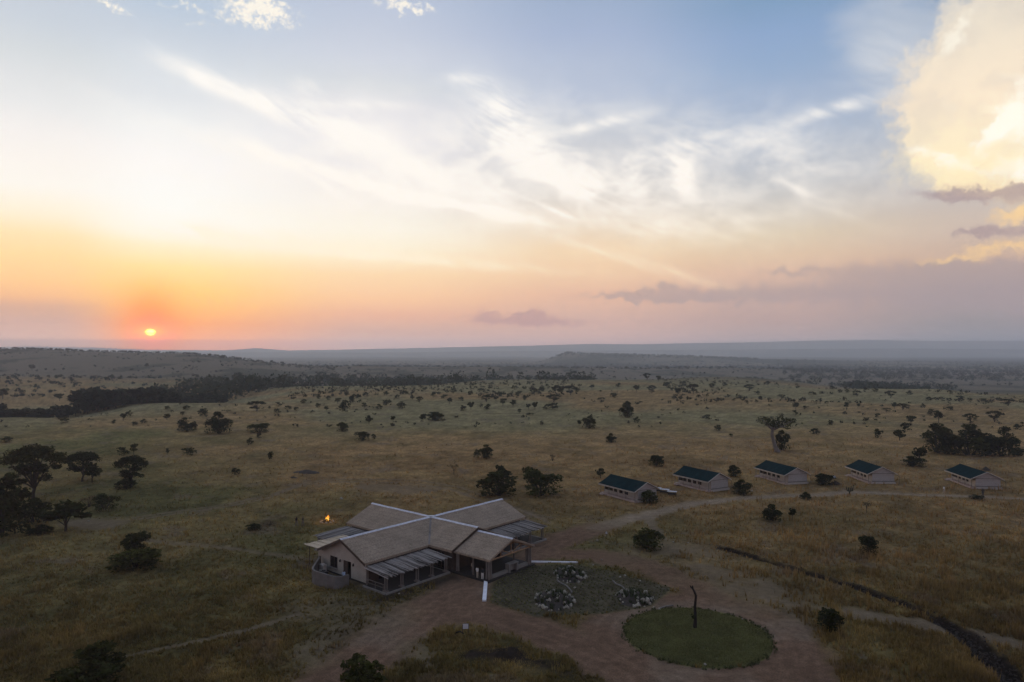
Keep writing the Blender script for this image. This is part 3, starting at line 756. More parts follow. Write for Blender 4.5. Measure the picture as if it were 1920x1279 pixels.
# floor slab: cross plan
SL = 4.75
cross = [(-13, -SL), (-SL, -SL), (-SL, -15.2), (SL, -15.2), (SL, -SL), (15.6, -SL), (15.6, SL), (SL, SL), (SL, 15.2), (-SL, 15.2), (-SL, SL), (-13, SL)]
MB().prism(cross, -0.15, 0.20).build('floor_slab', M_FLOOR, lodge)
# walls
def gable_wall(name, k, along, half, th, m, openings):
    """gable wall built of piers, lintels and a triangular top so that the openings are real"""
    zt = HE + (W_ - half) * 0.4246 - TH - 0.02; xs = sorted({-half, half, *[o for op in openings for o in op[:2]]})
    b = MB()
    def bx(s0, s1, z0, z1):
        c = arm_pt(k, along, (s0 + s1) / 2, (z0 + z1) / 2)
        sz = (s1 - s0, th, z1 - z0) if k in ('bf', 'bb') else (th, s1 - s0, z1 - z0)
        b.box(c, sz)
    for i in range(len(xs) - 1):
        op = [o for o in openings if o[0] <= xs[i] + 1e-6 and o[1] >= xs[i + 1] - 1e-6]
        if op:
            if op[0][2] > 0.25: bx(xs[i], xs[i + 1], 0.2, op[0][2])
            bx(xs[i], xs[i + 1], op[0][3], zt)
        else: bx(xs[i], xs[i + 1], 0.2, zt)
    # triangular top
    n = len(b.v)
    for d_ in (-th / 2, th / 2):
        b.v += [arm_pt(k, along + d_, -half, zt + .002), arm_pt(k, along + d_, half, zt + .002), arm_pt(k, along + d_, 0, zt + half * 0.4246)]
    b.f += [(n, n + 1, n + 2), (n + 5, n + 4, n + 3), (n, n + 3, n + 4, n + 1), (n + 1, n + 4, n + 5, n + 2), (n + 2, n + 5, n + 3, n)]
    return b.build(name, m, lodge)
gw = gable_wall('gable_wall', 'bf', 15.0, 4.6, 0.22, M_PLASTER, [(-3.2, -1.55, 0.75, 2.25), (-0.3, 1.35, 0.2, 2.2)])
win = MB().box((-2.375, -14.98, 1.5), (1.66, 0.05, 1.5)).build('window', M_GLASS, lodge)
fr = MB()
for x in (-3.17, -2.375, -1.58): fr.box((x, -15.02, 1.5), (0.06, 0.08, 1.5))
for z in (0.78, 2.22): fr.box((-2.375, -15.03, z), (1.65, 0.07, 0.06))
fr.build('frame', M_DARKWOOD, win)
MB().box((-2.375, -15.15, 0.70), (1.85, 0.22, 0.08)).build('sill', M_SLAB, win)
dr = MB().box((0.1, -14.97, 1.2), (0.82, 0.06, 2.0)).build('door', M_DARKWOOD, lodge)
MB().box((0.42, -15.03, 1.15), (0.05, 0.06, 0.16)).build('handle', M_IRON, dr)
MB().box((0.93, -14.4, 1.2), (0.05, 0.9, 2.0)).build('door_leaf', M_DARKWOOD, lodge)
for x in (-0.9, 1.9):
    wl = MB().box((x, -15.2, 1.95), (0.16, 0.16, 0.26)); wl.box((x, -15.16, 2.12), (0.08, 0.1, 0.08)); wl.build('wall_lamp', M_IRON, lodge)
gable_wall('gable_wall', 'bb', 15.0, 4.6, 0.22, M_PLASTER, [])
gable_wall('gable_wall', 'ab', 12.8, 4.6, 0.22, M_PLASTER, [(-1.2, 1.2, 0.2, 2.3)])
gable_wall('gable_wall', 'af', 9.0, 4.6, 0.22, M_DARKWOOD, [(-1.3, 1.3, 0.2, 2.4)])
def side_wall(k, sd, a0, a1, m, openings):
    b = MB(); xs = sorted({a0, a1, *[o for op in openings for o in op]})
    for i in range(len(xs) - 1):
        op = any(o[0] <= xs[i] + 1e-6 and o[1] >= xs[i + 1] - 1e-6 for o in openings)
        z0, z1 = (2.25, 2.75) if op else (0.2, 2.75)
        c = arm_pt(k, (xs[i] + xs[i + 1]) / 2, sd * 4.5, (z0 + z1) / 2); L = xs[i + 1] - xs[i]
        b.box(c, (0.18, L, z1 - z0) if k in ('bf', 'bb') else (L, 0.18, z1 - z0))
    b.build('side_wall', m, lodge)
    for o in openings:
        c = arm_pt(k, (o[0] + o[1]) / 2, sd * 4.42, 1.22); L = o[1] - o[0]
        pn = MB().box(c, (0.04, L, 2.04) if k in ('bf', 'bb') else (L, 0.04, 2.04)).build('glazed_door', M_GLASS, lodge)
        mu = MB()
        for t in (0.02, 0.33, 0.67, 0.98):
            cc = arm_pt(k, o[0] + L * t, sd * 4.47, 1.22); mu.box(cc, (0.07, 0.07, 2.0))
        mu.build('mullion', M_DARKWOOD, pn)
side_wall('bf', 1, 4.7, 14.85, M_DARKWOOD, [(5.4, 7.6), (8.2, 10.4), (11.0, 13.2)])
side_wall('bf', -1, 4.7, 14.85, M_PLASTER, [(6, 8.5)])
side_wall('bb', -1, 4.7, 14.85, M_DARKWOOD, [(6, 8.5), (10, 12.5)])
side_wall('bb', 1, 4.7, 14.85, M_PLASTER, [])
side_wall('ab', 1, 4.7, 12.65, M_DARKWOOD, [(6, 8.5), (9.5, 11.5)])
side_wall('ab', -1, 4.7, 12.65, M_PLASTER, [])
side_wall('af', -1, 4.7, 8.85, M_DARKWOOD, [(5.4, 7.6)])
side_wall('af', 1, 4.7, 8.85, M_DARKWOOD, [])
# annex behind the yard wall
an = MB().box((-5.55, -12.2, 1.28), (1.9, 5.0, 2.16)).build('annex', M_PLASTER, lodge)

# pole verandas
STICKS = []
for v_ in range(5):
    rr = random.Random(50 + v_)
    pts = []; rad = []
    for i in range(5):
        t = i / 4; pts.append((t, rr.uniform(-.012, .012) + (.012 * math.sin(t * 3 + v_)), rr.uniform(-.006, .006))); rad.append((0.0125 - 0.004 * t) * 1.0)
    # length is scaled on x only, so the section is given in metres / 1
    b = MB().tube([(q[0], q[1] * 3, q[2] * 3) for q in pts], [r * 4.2 for r in rad], 6)
    STICKS.append(b.mesh('stick', (M_STICK, M_STICK2, M_STICK, M_STICK2, M_STICK3)[v_]))
PLANKS = []
for v_ in range(3):
    PLANKS.append(MB().box((0.5, 0, 0), (1.0, 0.19, 0.03)).mesh('plank', M_PLANK))
def veranda(fn, ang, s0, s1, cols, d_in=4.95, d_out=9.5, z_in=2.44, z_out=2.14, spacing=0.155, meshes=STICKS, columns=True, slab=True, jit=0.28, stick_name='stick'):
    """fn(s, d) -> lodge plan; sticks run outward (d) from the eave; ang = plan angle of the outward direction"""
    fb = MB()
    for dd in (d_in + 0.25, (d_in + d_out) / 2 - .2, d_out - 0.75):
        t = (dd - d_in) / (d_out - d_in); z = z_in + (z_out - z_in) * t - 0.10
        p0 = fn(s0 + .1, dd); p1 = fn(s1 - .1, dd)
        fb.tube([(p0[0], p0[1], z), ((p0[0] + p1[0]) / 2, (p0[1] + p1[1]) / 2, z - .02), (p1[0], p1[1], z)], [.07, .075, .065], 6)
    pg = fb.build('pergola', M_POLE, lodge)
    n = int((s1 - s0) / spacing); rr = random.Random(int(s0 * 31 + ang * 100))
    for i in range(n):
        s = s0 + (s1 - s0) * (i + .5) / n + rr.uniform(-.04, .04)
        L = d_out - d_in + rr.uniform(-jit, jit)
        p = fn(s, d_in + rr.uniform(-.06, .05))
        sl = math.atan2(z_in - z_out, d_out - d_in) + rr.uniform(-.012, .012)
        o = link(stick_name, meshes[rr.randrange(len(meshes))], pg, (p[0], p[1], z_in + rr.uniform(-.015, .02)))
        o.rotation_euler = Euler((rr.uniform(-.6, .6) if meshes is STICKS else 0, sl, ang + rr.uniform(-.03, .03)), 'XYZ')
        tk = rr.uniform(0.95, 1.6); o.scale = (L, tk, tk)
    if slab:
        q = [fn(s0, 4.76), fn(s1, 4.76), fn(s1, d_out - .25), fn(s0, d_out - .25)]
        MB().prism(q, -0.2, 0.17).build('veranda_slab', M_FLOOR, lodge)
        e0, e1 = fn(s0, d_out - .25), fn(s1, d_out - .25)
        for k0, k1 in ((fn(s0, d_out - .33), fn(s1, d_out - .33)), (fn(s0 + .09, 4.8), fn(s0 + .09, d_out - .44)), (fn(s1 - .09, 4.8), fn(s1 - .09, d_out - .44))):
            L_ = math.hypot(k1[0] - k0[0], k1[1] - k0[1]); MB().box(((k0[0] + k1[0]) / 2, (k0[1] + k1[1]) / 2, .06), (L_, .2, .30), math.atan2(k1[1] - k0[1], k1[0] - k0[0])).build('slab_edge', M_SLAB, lodge)
    if columns:
        zt = z_in + (z_out - z_in) * (d_out - .75 - d_in) / (d_out - d_in) - 0.17
        for s in cols:
            cb = MB()
            for ds, dd in ((-.16, 0), (.16, 0.03), (0.02, -.2)):
                p = fn(s + ds, d_out - .75 + dd)
                cb.tube([(p[0], p[1], .16), (p[0] + .015, p[1] - .01, 1.2), (p[0], p[1], zt)], [.09, .08, .075], 7)
            p = fn(s, d_out - .79); cb.box((p[0], p[1], 0.25), (.62, .5, .18), ang)
            cb.build('column', M_POLE, lodge)
    return pg
A90 = math.pi / 2
veranda(lambda s, d_: (d_, s), 0.0, -15.9, -5.15, [-15.5, -13.0, -10.5, -8.0, -5.5])
veranda(lambda s, d_: (d_, s), 0.0, 5.2, 15.7, [5.6, 9.0, 12.2, 15.2])
veranda(lambda s, d_: (s, -d_), -A90, -13.4, -5.2, [-13.0, -9.2], d_out=11.0, z_out=2.2)
veranda(lambda s, d_: (-d_, s), math.pi, -15.75, -9.4, [], d_in=4.9, d_out=8.5, z_in=2.92, z_out=2.80, spacing=0.235, meshes=PLANKS, columns=False, slab=False, jit=0.12, stick_name='plank')
for s in (-15.0, -12.5, -10.0):
    MB().tube([(-8.1, s, 0), (-8.1, s, 2.72)], [.06, .055], 6).build('post', M_DARKWOOD, lodge)
# bench rail at the gable end of the front veranda
rl = MB()
for a in (5.1, 6.8, 8.3): rl.tube([(a, -15.55, .15), (a, -15.55, 1.0)], [.045, .04], 6)
rl.tube([(5.0, -15.55, 1.0), (8.4, -15.55, 1.0)], [.05, .05], 6); rl.tube([(5.0, -15.55, .6), (8.4, -15.55, .6)], [.035, .035], 6)
rl.build('railing', M_POLE, lodge)
MB().tube([(4.85, -15.3, .15), (4.85, -15.3, 2.6)], [.13, .12], 8).build('column', M_POLE, lodge)

# entrance porch
PW, PR, PE = 4.55, 4.66, 2.83
for sd in (-1, 1):
    MB().quadpatch((15.7, 0, PR), (9.3, 0, PR - .05), (9.3, sd * PW, PE - .03), (15.7, sd * PW, PE), 12, 8, 0.26, 0.05, 300 + sd).build('porch_roof_slope', M_THATCH, lodge)
pc_ = MB()
for i in range(3):
    s0 = 9.5 + 6.25 * i / 3; s1 = 9.5 + 6.25 * (i + 1) / 3 + .03; lf = .05 + .012 * (i % 2)
    for sd in (-1, 1): pc_.quadpatch((s1, 0, PR + lf), (s0, 0, PR + lf), (s0, sd * .3, PR + lf - .125), (s1, sd * .3, PR + lf - .125), 1, 1, 0.02)
pc_.build('ridge_cap', M_RIDGE, lodge)
tr = empty('truss', (0, 0, 0)); tr.parent = lodge
def pole(name, p0, p1, r, parent, m=M_GOLDWOOD):
    mid = [(p0[i] + p1[i]) / 2 for i in range(3)]
    return MB().tube([p0, mid, p1], [r * 1.05, r, r * .95], 7).build(name, m, parent)
for a in (15.35, 12.4):
    pole('bottom_chord', (a, -4.15, 2.62), (a, 4.15, 2.62), .10, tr)
    for sd in (-1, 1):
        pole('rafter', (a, sd * 4.35, 2.55), (a, 0, 4.33), .085, tr)
        pole('strut', (a, sd * 0.15, 2.72), (a, sd * 2.0, 3.45), .06, tr)
        pole('web_post', (a, sd * 2.05, 2.7), (a, sd * 2.05, 3.42), .055, tr)
    pole('king_post', (a, 0, 2.7), (a, 0, 4.25), .07, tr)
for a, b_ in ((15.05, -4.0), (15.05, 4.0), (9.75, -4.25), (9.75, 4.25), (12.4, -4.1), (12.4, 4.1)):
    cb = MB()
    offs = ((-.2, -.2), (.2, -.2), (.2, .2), (-.2, .2)) if a > 15 else ((-.14, 0), (.14, 0))
    if a == 12.4: offs = ((0, 0),)
    for dx, dy in offs: cb.tube([(a + dx, b_ + dy, 0), (a + dx * .97, b_ + dy, 1.3), (a + dx * .95, b_ + dy, 2.55)], [.14, .125, .12], 8)
    cb.build('column', M_POLE, lodge)
for b0, b1 in ((-3.6, -0.6), (1.3, 3.55)):
    MB().box((15.15, (b0 + b1) / 2, 0.32), (0.36, b1 - b0, 0.62)).build('low_wall', M_SLAB, lodge)
nb_ = MB().box((15.2, -.45, .62), (.7, .26, 1.22)); nb_.box((15.2, 1.15, .62), (.7, .26, 1.22)); nb_.box((15.2, .35, 1.27), (.78, 1.9, .1)); nb_.box((14.95, .35, .62), (.12, 1.36, 1.2))
nb_.build('niche', M_SLAB, lodge)
# kitchen-yard screen wall: a curved free-standing wall in front of the gable
yard = [(-5.3, -15.2), (-3.4, -17.1), (-2.0, -18.5), (-1.3, -19.0), (-0.4, -19.2), (1.9, -19.0), (2.8, -18.6), (3.05, -17.9), (3.0, -16.7)]
yp = []
for i in range(len(yard) - 1):
    for t in np.linspace(0, 1, 5)[:-1]: yp.append((yard[i][0] * (1 - t) + yard[i + 1][0] * t, yard[i][1] * (1 - t) + yard[i + 1][1] * t))
yp.append(yard[-1])
yb = MB(); tops = [1.75 - 0.35 * sstep(np.array([i / len(yp)]), .5, 1.0)[0] for i in range(len(yp))]
for i, q in enumerate(yp):
    a = yp[max(i - 1, 0)]; c = yp[min(i + 1, len(yp) - 1)]
    nx, ny = c[1] - a[1], a[0] - c[0]; L = math.hypot(nx, ny); nx, ny = nx / L * .11, ny / L * .11
    yb.v += [(q[0] - nx, q[1] - ny, -.1), (q[0] + nx, q[1] + ny, -.1), (q[0] + nx, q[1] + ny, tops[i]), (q[0] - nx, q[1] - ny, tops[i])]
    if i:
        n = (i - 1) * 4
        for e in range(4): yb.f.append((n + e, n + (e + 1) % 4, n + 4 + (e + 1) % 4, n + 4 + e))
yb.f += [(0, 1, 2, 3), tuple(len(yb.v) - 4 + e for e in (3, 2, 1, 0))]
yw = yb.build('screen_wall', M_GREYWALL, None, (LP[0], LP[1], 0), (0, 0, LROT)); tag(yw, 'curved grey screen wall enclosing the yard at the lodge gable', 'wall', kind='thing')
def lw(a, b_, z=0.0):
    return (LP[0] + LDA[0] * a + LDB[0] * b_, LP[1] + LDA[1] * a + LDB[1] * b_, z)
crates = [((-3.2, -16.2), (0.9, 0.5, 1.2), M_CANVAS_L, 'pale water tank behind the curved screen wall', 'tank'),
          ((-0.4, -18.1), (1.3, .6, 1.42), M_IRON, 'dark work counter behind the curved screen wall', 'counter')]
for (a, b_), sz, m, lb, ct in crates:
    c = MB().box((0, 0, sz[2] / 2), sz); c.box((0, 0, sz[2] + .04), (sz[0] * 1.08, sz[1] * 1.08, .08)); c.box((0.1, 0, sz[2] + .14), (sz[0] * .35, sz[1] * .4, .14))
    tag(c.build('water_tank' if ct == 'tank' else 'counter', m, None, lw(a, b_), (0, 0, LROT)), lb, ct)
# pale table added for a bright patch at the back veranda
tb = empty('veranda_table', lw(-6.3, -7.4, 0.1), LROT); tag(tb, 'pale-topped table on the back veranda of the lodge', 'table')
MB().box((0, 0, .76), (1.5, .85, .05)).build('table_top', M_CANVAS_L, tb)
for x in (-.65, .65):
    for y in (-.33, .33): MB().box((x, y, .37), (.07, .07, .74)).build('leg', M_DARKWOOD, tb)
# kerbs
def strip(name, p0, p1, w, h, label, z0=-.05):
    dx, dy = p1[0] - p0[0], p1[1] - p0[1]; L = math.hypot(dx, dy); b = MB(); n = max(2, int(L / 1.5))
    for i in range(n): b.box(((i + .5) * L / n, 0, (h + z0) / 2), (L / n - .012, w, h - z0))
    o = b.build(name, M_KERB, None, (p0[0], p0[1], 0), (0, 0, math.atan2(dy, dx))); tag(o, label, 'kerb'); return o
strip('concrete_kerb', gp(911, 1090), gp(908, 1127), .46, .14, 'broad white concrete kerb running from the porch column towards the red road')
strip('concrete_kerb', gp(990, 1054), gp(1084, 1055.5), .24, .16, 'narrow white concrete kerb between garden and the track behind the porch')
# ------------------------------------------------------------------ safari tents
def tent():
    t = empty('safari_tent', (0, 0, 0))
    LN = 10.3
    MB().box((3.0, LN / 2, .16), (6.1, LN + .2, .34)).build('deck', M_DECK, t)
    MB().box((3.35, -.09, .17), (5.3, .06, .42)).build('deck_skirt', M_CANVAS_L, t)
    # roof sheets, sagging a little
    RZ, EZ, RX = 3.75, 2.15, 3.0
    for x1, nm in ((-.35, 'roof_sheet'), (6.35, 'roof_sheet')):
        b = MB(); nu, nv_ = 12, 6
        for side in (0, 1):
            for j in range(nv_ + 1):
                for i in range(nu + 1):
                    y = -.35 + (LN + .7) * i / nu; f = j / nv_
                    x = RX + (x1 - RX) * f; z = RZ + (EZ - RZ) * f - 0.13 * math.sin(math.pi * f) * (0.75 + .25 * math.cos(i * 2.1)) - 0.05 * math.sin(math.pi * i / nu)
                    b.v.append((x, y, z - .05 * side))
        Wd = nu + 1; off = Wd * (nv_ + 1)
        for j in range(nv_):
            for i in range(nu):
                a = j * Wd + i; b.f.append((a, a + 1, a + Wd + 1, a + Wd)); b.f.append((a + off, a + Wd + off, a + Wd + 1 + off, a + 1 + off))
        bd = [i for i in range(Wd)] + [j * Wd + nu for j in range(1, nv_ + 1)] + [nv_ * Wd + i for i in range(nu - 1, -1, -1)] + [j * Wd for j in range(nv_ - 1, 0, -1)]
        for k in range(len(bd)):
            a, c = bd[k], bd[(k + 1) % len(bd)]; b.f.append((a, a + off, c + off, c))
        b.build(nm, M_TEAL, t, smooth=False)
    MB().quadpatch((-.37, -.36, EZ + .02), (-.37, LN + .36, EZ + .02), (-.30, LN + .36, EZ - .24), (-.30, -.36, EZ - .24), 10, 1, .04).build('valance', M_CANVAS_L, t)
    for x1 in (-.35, 6.35):
        MB().quadpatch((RX, -.40, RZ + .03), (RX, -.30, RZ + .03), (x1, -.30, EZ + .03), (x1, -.40, EZ + .03), 1, 5, .16).build('rake_trim', M_CANVAS_L, t)
    # canvas gable, in panels
    g = MB(); n = len(g.v)
    for y in (.0, .05): g.v += [(.55, y, 2.28), (5.85, y, 2.28), (RX + .05, y, 3.52)]
    g.f += [(0, 1, 2), (5, 4, 3), (0, 3, 4, 1), (1, 4, 5, 2), (2, 5, 3, 0)]
    g.build('gable_canvas', M_CANVAS, t)
    for i in range(3):
        MB().box((.9 + (4.9 / 3) * (i + .5), .12, 1.28), (4.9 / 3 - .015, .06, 1.82)).build('wall_panel', M_CANVAS, t)
    MB().box((3.35, .07, 2.24), (5.1, .1, .07)).build('gable_pole', M_DARKWOOD, t)
    MB().box((3.35, .10, .52), (4.95, .12, .12)).build('canvas_hem', M_GREYWALL, t)
    for i in range(3):
        MB().box((5.8, .2 + (LN - .4) * (i + .5) / 3, 1.28), (.06, (LN - .4) / 3 - .02, 1.9)).build('wall_panel', M_CANVAS, t)
    MB().box((3.35, LN - .15, 1.28), (4.9, .06, 1.9)).build('wall_panel', M_CANVAS, t)
    # front long wall with dark openings
    xs = [.2, 3.0, 4.05, 4.6, 5.65, 6.2, 7.25, 7.6, LN - .2]
    for i in range(0, len(xs) - 1):
        y0, y1 = xs[i], xs[i + 1]
        if i % 2 == 0: MB().box((1.0, (y0 + y1) / 2, 1.28), (.06, y1 - y0, 1.9)).build('wall_panel', M_CANVAS_L, t)
        else:
            MB().box((1.0, (y0 + y1) / 2, .6), (.06, y1 - y0, .55)).build('wall_panel', M_CANVAS_L, t)
            w = MB().box((1.04, (y0 + y1) / 2, 1.55), (.03, y1 - y0, 1.36)).build('window', M_GLASS, t)
            MB().box((.97, (y0 + y1) / 2, 1.55), (.05, .06, 1.34)).build('mullion', M_DARKWOOD, w)
    for y in (-.02, 2.6, 5.2, 7.7, LN): MB().tube([(.05, y, .3), (.05, y, 2.0)], [.05, .045], 6).build('post', M_POLE, t)
    r_ = MB(); r_.tube([(.05, 0, 1.05), (.05, LN - 1.8, 1.05)], [.035, .035], 6); r_.tube([(.05, 0, .7), (.05, LN - 1.8, .7)], [.03, .03], 6)
    for y in np.arange(.4, LN - 1.8, .65): r_.tube([(.05, y, .3), (.05, y, 1.05)], [.022, .022], 5)
    r_.build('railing', M_DECK, t)
    MB().box((-.35, LN - .8, .1), (.7, 1.2, .18)).build('step', M_DECK, t)
    MB().quadpatch((6.1, .2, 1.95), (6.1, 3.2, 1.95), (7.0, 3.2, 1.7), (7.0, .2, 1.7), 3, 2, .05).build('rear_awning', M_IRON, t)
    for y in (.3, 3.1): MB().tube([(6.95, y, 0), (6.95, y, 1.68)], [.035, .03], 5).build('awning_post', M_IRON, t)
    return t
def copy_tree(o, parent=None):
    c = o.copy(); col.objects.link(c)
    if parent is not None: c.parent = parent
    for ch in list(o.children): copy_tree(ch, c)
    return c
T0 = tent()
AWN = [c for c in T0.children if c.name.startswith(('rear_awning', 'awning_post'))]
TENTS = [((1190, 944), 32, 'green-roofed canvas tent with a leafy bush at its gable, next to the tables'),
         ((1328, 924), 29, 'second green-roofed canvas tent from the lodge, beyond the row of tables'),
         ((1471.5, 910), 15, 'green-roofed canvas tent in front of the thick pale-trunked tree'),
         ((1628, 908), -1, 'green-roofed canvas tent standing beside the white sheet and dark earth heap'),
         ((1821, 917), -8, 'green-roofed canvas tent with a dark awning at the far end of the row')]
for i, ((x, y), rz, lb) in enumerate(TENTS):
    t = T0 if i == 0 else copy_tree(T0)
    g = ground_at(x, y - 1)
    t.location = (g[0], g[1], g[2] - .02); t.rotation_euler = (0, 0, R(rz))
    tag(t, lb, 'tent', 'green-roofed safari tents in a row')
    t.scale = (1.0, (1.0, .97, 1.02, .98, 1.03)[i], (1.0, 1.02, .98, 1.01, .97)[i])
for c in AWN: bpy.data.objects.remove(c)        # the first tent has no rear awning
bpy.context.view_layer.update()

# trestle tables beside the first tent
def trestle():
    t = empty('trestle_table', (0, 0, 0))
    MB().box((0, 0, .82), (1.9, .95, .07)).build('table_top', M_WHITE, t)
    for x in (-.75, .75):
        for y in (-.38, .38): MB().tube([(x * 1.08, y * 1.1, 0), (x * .9, y * .7, .8)], [.05, .05], 5).build('leg', M_DARKWOOD, t)
    MB().box((0, 0, .36), (1.6, .6, .3)).build('shelf_bundle', M_IRON, t)
    return t
tb0 = trestle()
for i, (x, y, lb) in enumerate(((1231, 922, 'white-topped trestle table closest to the gable of the first tent'), (1246, 925, 'middle white-topped trestle table beside the first tent'), (1260, 929, 'white-topped trestle table at the outer end of the row by the first tent'))):
    t = tb0 if i == 0 else copy_tree(tb0)
    g = ground_at(x, y); t.location = g; t.rotation_euler = (0, 0, R(-24)); tag(t, lb, 'table', 'white trestle tables')

# ------------------------------------------------------------------ plants
def leaf_quads(centers, dirs_up, size, rr, squash=1.0):
    n = len(centers)
    t = rr.normal(size=(n, 3)); t[:, 2] *= squash; t /= np.linalg.norm(t, axis=1, keepdims=True)
    b = rr.normal(size=(n, 3)); b[:, 2] *= squash; b -= (b * t).sum(1, keepdims=True) * t; b /= np.linalg.norm(b, axis=1, keepdims=True)
    s = size * rr.uniform(.6, 1.35, (n, 1)); w = s * rr.uniform(.45, .8, (n, 1))
    v = np.stack([centers - t * s - b * w * .3, centers - t * s * .1 - b * w, centers + t * s, centers + t * s * .1 + b * w], 1).reshape(-1, 3)
    return v
def clump_crown(clumps, per, leaf, rr, squash=1.0, hollow=.45):
    cs, tn = [], []
    for (cx, cy, cz, rx, rz) in clumps:
        n = max(4, int(per * rr.uniform(.7, 1.3)))
        dv = rr.normal(size=(n, 3)); dv /= np.linalg.norm(dv, axis=1, keepdims=True)
        rad = hollow + (1 - hollow) * rr.random((n, 1)) ** .6
        cs.append(np.array((cx, cy, cz)) + dv * rad * np.array((rx, rx, rz)))
        tn.append(np.clip(rr.normal(.5, .22) + rr.normal(0, .16, n), 0, 1))
    cs = np.concatenate(cs); tn = np.concatenate(tn)
    cs[:, 2] = np.maximum(cs[:, 2], .01)
    v = leaf_quads(cs, None, leaf, rr, squash)
    return v, np.arange(len(v)).reshape(-1, 4), np.repeat(tn, 4)
F_DARK = foliage('dark_foliage', (0.024, 0.031, 0.012)); F_ACAC = foliage('acacia_foliage', (0.026, 0.032, 0.014))
F_GREEN = foliage('green_foliage', (0.036, 0.046, 0.015)); F_GREY = foliage('grey_scrub_foliage', (0.085, 0.074, 0.052)); F_FOREST = foliage('forest_foliage', (0.013, 0.024, 0.021)); F_SCRUB = foliage('scrub_foliage', (0.036, 0.036, 0.022))
def umbrella(seed, n=44, per=105, leaf=.023, low=.34):
    """dome-crowned acacia: leaf pads on radiating limbs, densest along the top"""
    rr = np.random.default_rng(seed); cl = []
    for i in range(n):
        r = .43 * math.sqrt((i + .5) / n); a = i * 2.39996 + rr.uniform(-.4, .4)
        z = low + .14 + (.78 - low) * math.sqrt(max(0, 1 - (r / .5) ** 2)) + rr.uniform(-.06, .03)
        cl.append((r * math.cos(a), r * math.sin(a), min(z, .94), rr.uniform(.09, .16), rr.uniform(.055, .095)))
    for i in range(n // 2):
        a = rr.uniform(0, 6.28); r = rr.uniform(.1, .44); cl.append((r * math.cos(a), r * math.sin(a), low + rr.uniform(.0, .28), rr.uniform(.07, .12), rr.uniform(.04, .06)))
    v, f, t = clump_crown(cl, per, leaf, rr, .6)
    crown = np_mesh('crown', v, f, [F_ACAC], tint=t)
    tk = MB(); lean = rr.uniform(-.04, .04); fk = low * .62
    tk.tube([(0, 0, -.03), (lean * .3, .01, fk * .5), (lean, -.01, fk)], [.036, .028, .024], 8)
    for i in range(11):
        c = cl[int(rr.integers(len(cl)))] if i else cl[0]
        m1 = (lean + (c[0] - lean) * .4 + rr.uniform(-.02, .02), c[1] * .4, fk + (c[2] - fk) * .55)
        tk.tube([(lean, -.01, fk * .93), m1, (c[0] * .95, c[1] * .95, c[2] - .01)], [.018, .011, .004], 5)
    return crown, tk.mesh('trunk', M_BARK)
def bush(seed, fm, n=24, per=80, leaf=.030, bottom=.12, lop=.0):
    """bush leafy to the ground: broad rounded lobes of uneven height, with notches between them"""
    rr = np.random.default_rng(seed); cl = []
    lobes = max(4, n // 4)
    for q in range(lobes):
        a = q * 2.39996 + rr.uniform(-.5, .5) + seed; r = rr.uniform(.02, .12) if q == 0 else rr.uniform(.17, .33)
        h = rr.uniform(.84, .94) if q == 0 else rr.uniform(.52, .92)
        lx, ly = r * math.cos(a), r * math.sin(a); lr = rr.uniform(.15, .22)
        for k in range(8):
            b_ = k * 2.4 + rr.uniform(-.5, .5); el_ = rr.uniform(-.5, 1.25)
            cl.append((lx + lr * .8 * math.cos(b_) * math.cos(el_), ly + lr * .8 * math.sin(b_) * math.cos(el_), max(.09, h - .22 + .17 * math.sin(el_)), rr.uniform(.075, .12), rr.uniform(.06, .10)))
        cl.append((lx, ly, max(.12, h * .5), lr * 1.0, h * .42)); cl.append((lx * 1.1, ly * 1.1, .16, lr * 1.05, .15))
    v, f, t = clump_crown(cl, per, leaf, rr, .8)
    st = MB()
    for i in range(6):
        c = cl[(i * 6) % len(cl)]; st.tube([(c[0] * .1, c[1] * .1, -.03), (c[0] * .5, c[1] * .5, c[2] * .5), (c[0], c[1], c[2])], [.022, .015, .006], 5)
    return np_mesh('foliage', v, f, [fm], tint=t), st.mesh('stem', M_BARK)
def smalltree(seed, fm, n=9, per=26, leaf=.07, low=.45, rx=.3):
    rr = np.random.default_rng(seed); cl = []
    for i in range(n):
        a = i * 2.4; r = rx * math.sqrt((i + .3) / n); cl.append((r * math.cos(a), r * math.sin(a), low + .1 + rr.uniform(0, .36), rr.uniform(.12, .2), rr.uniform(.07, .13)))
    v, f, t = clump_crown(cl, per, leaf, rr, .7)
    st = MB().tube([(0, 0, -.03), (.01, .0, .25), (0, .01, low + .1)], [.03, .022, .014], 6)
    for i in range(5):
        c = cl[i]; st.tube([(0, 0, low * .6), (c[0] * .5, c[1] * .5, (low * .6 + c[2]) / 2), (c[0], c[1], c[2])], [.014, .01, .004], 5)
    return np_mesh('crown', v, f, [fm], tint=t), st.mesh('trunk', M_BARK)
LIB = {
    'acacia': [umbrella(i) for i in (1, 2, 3)],
    'bush': [bush(10 + i, F_DARK, 24, 44, .034) for i in range(6)],
    'gbush': [bush(20 + i, F_GREEN, 26, 44, .034) for i in range(3)],
    'grey': [bush(30 + i, F_GREY, 18, 16, .034, .05) for i in range(2)],
    'shrub': [bush(40 + i, F_DARK, 16, 7, .075, .02) for i in range(9)],
    'tree': [smalltree(50 + i, F_DARK, 12, 34, .075, .3, .33) for i in range(4)],
    'flat': [umbrella(60 + i, 12, 34, .06, .28) for i in range(3)],
    'sap': [smalltree(70 + i, F_GREY, 8, 11, .05, .4, .34) for i in range(2)],
    'forest': [smalltree(80 + i, F_FOREST, 24, 40, .07, .22, .38) for i in range(5)],
}
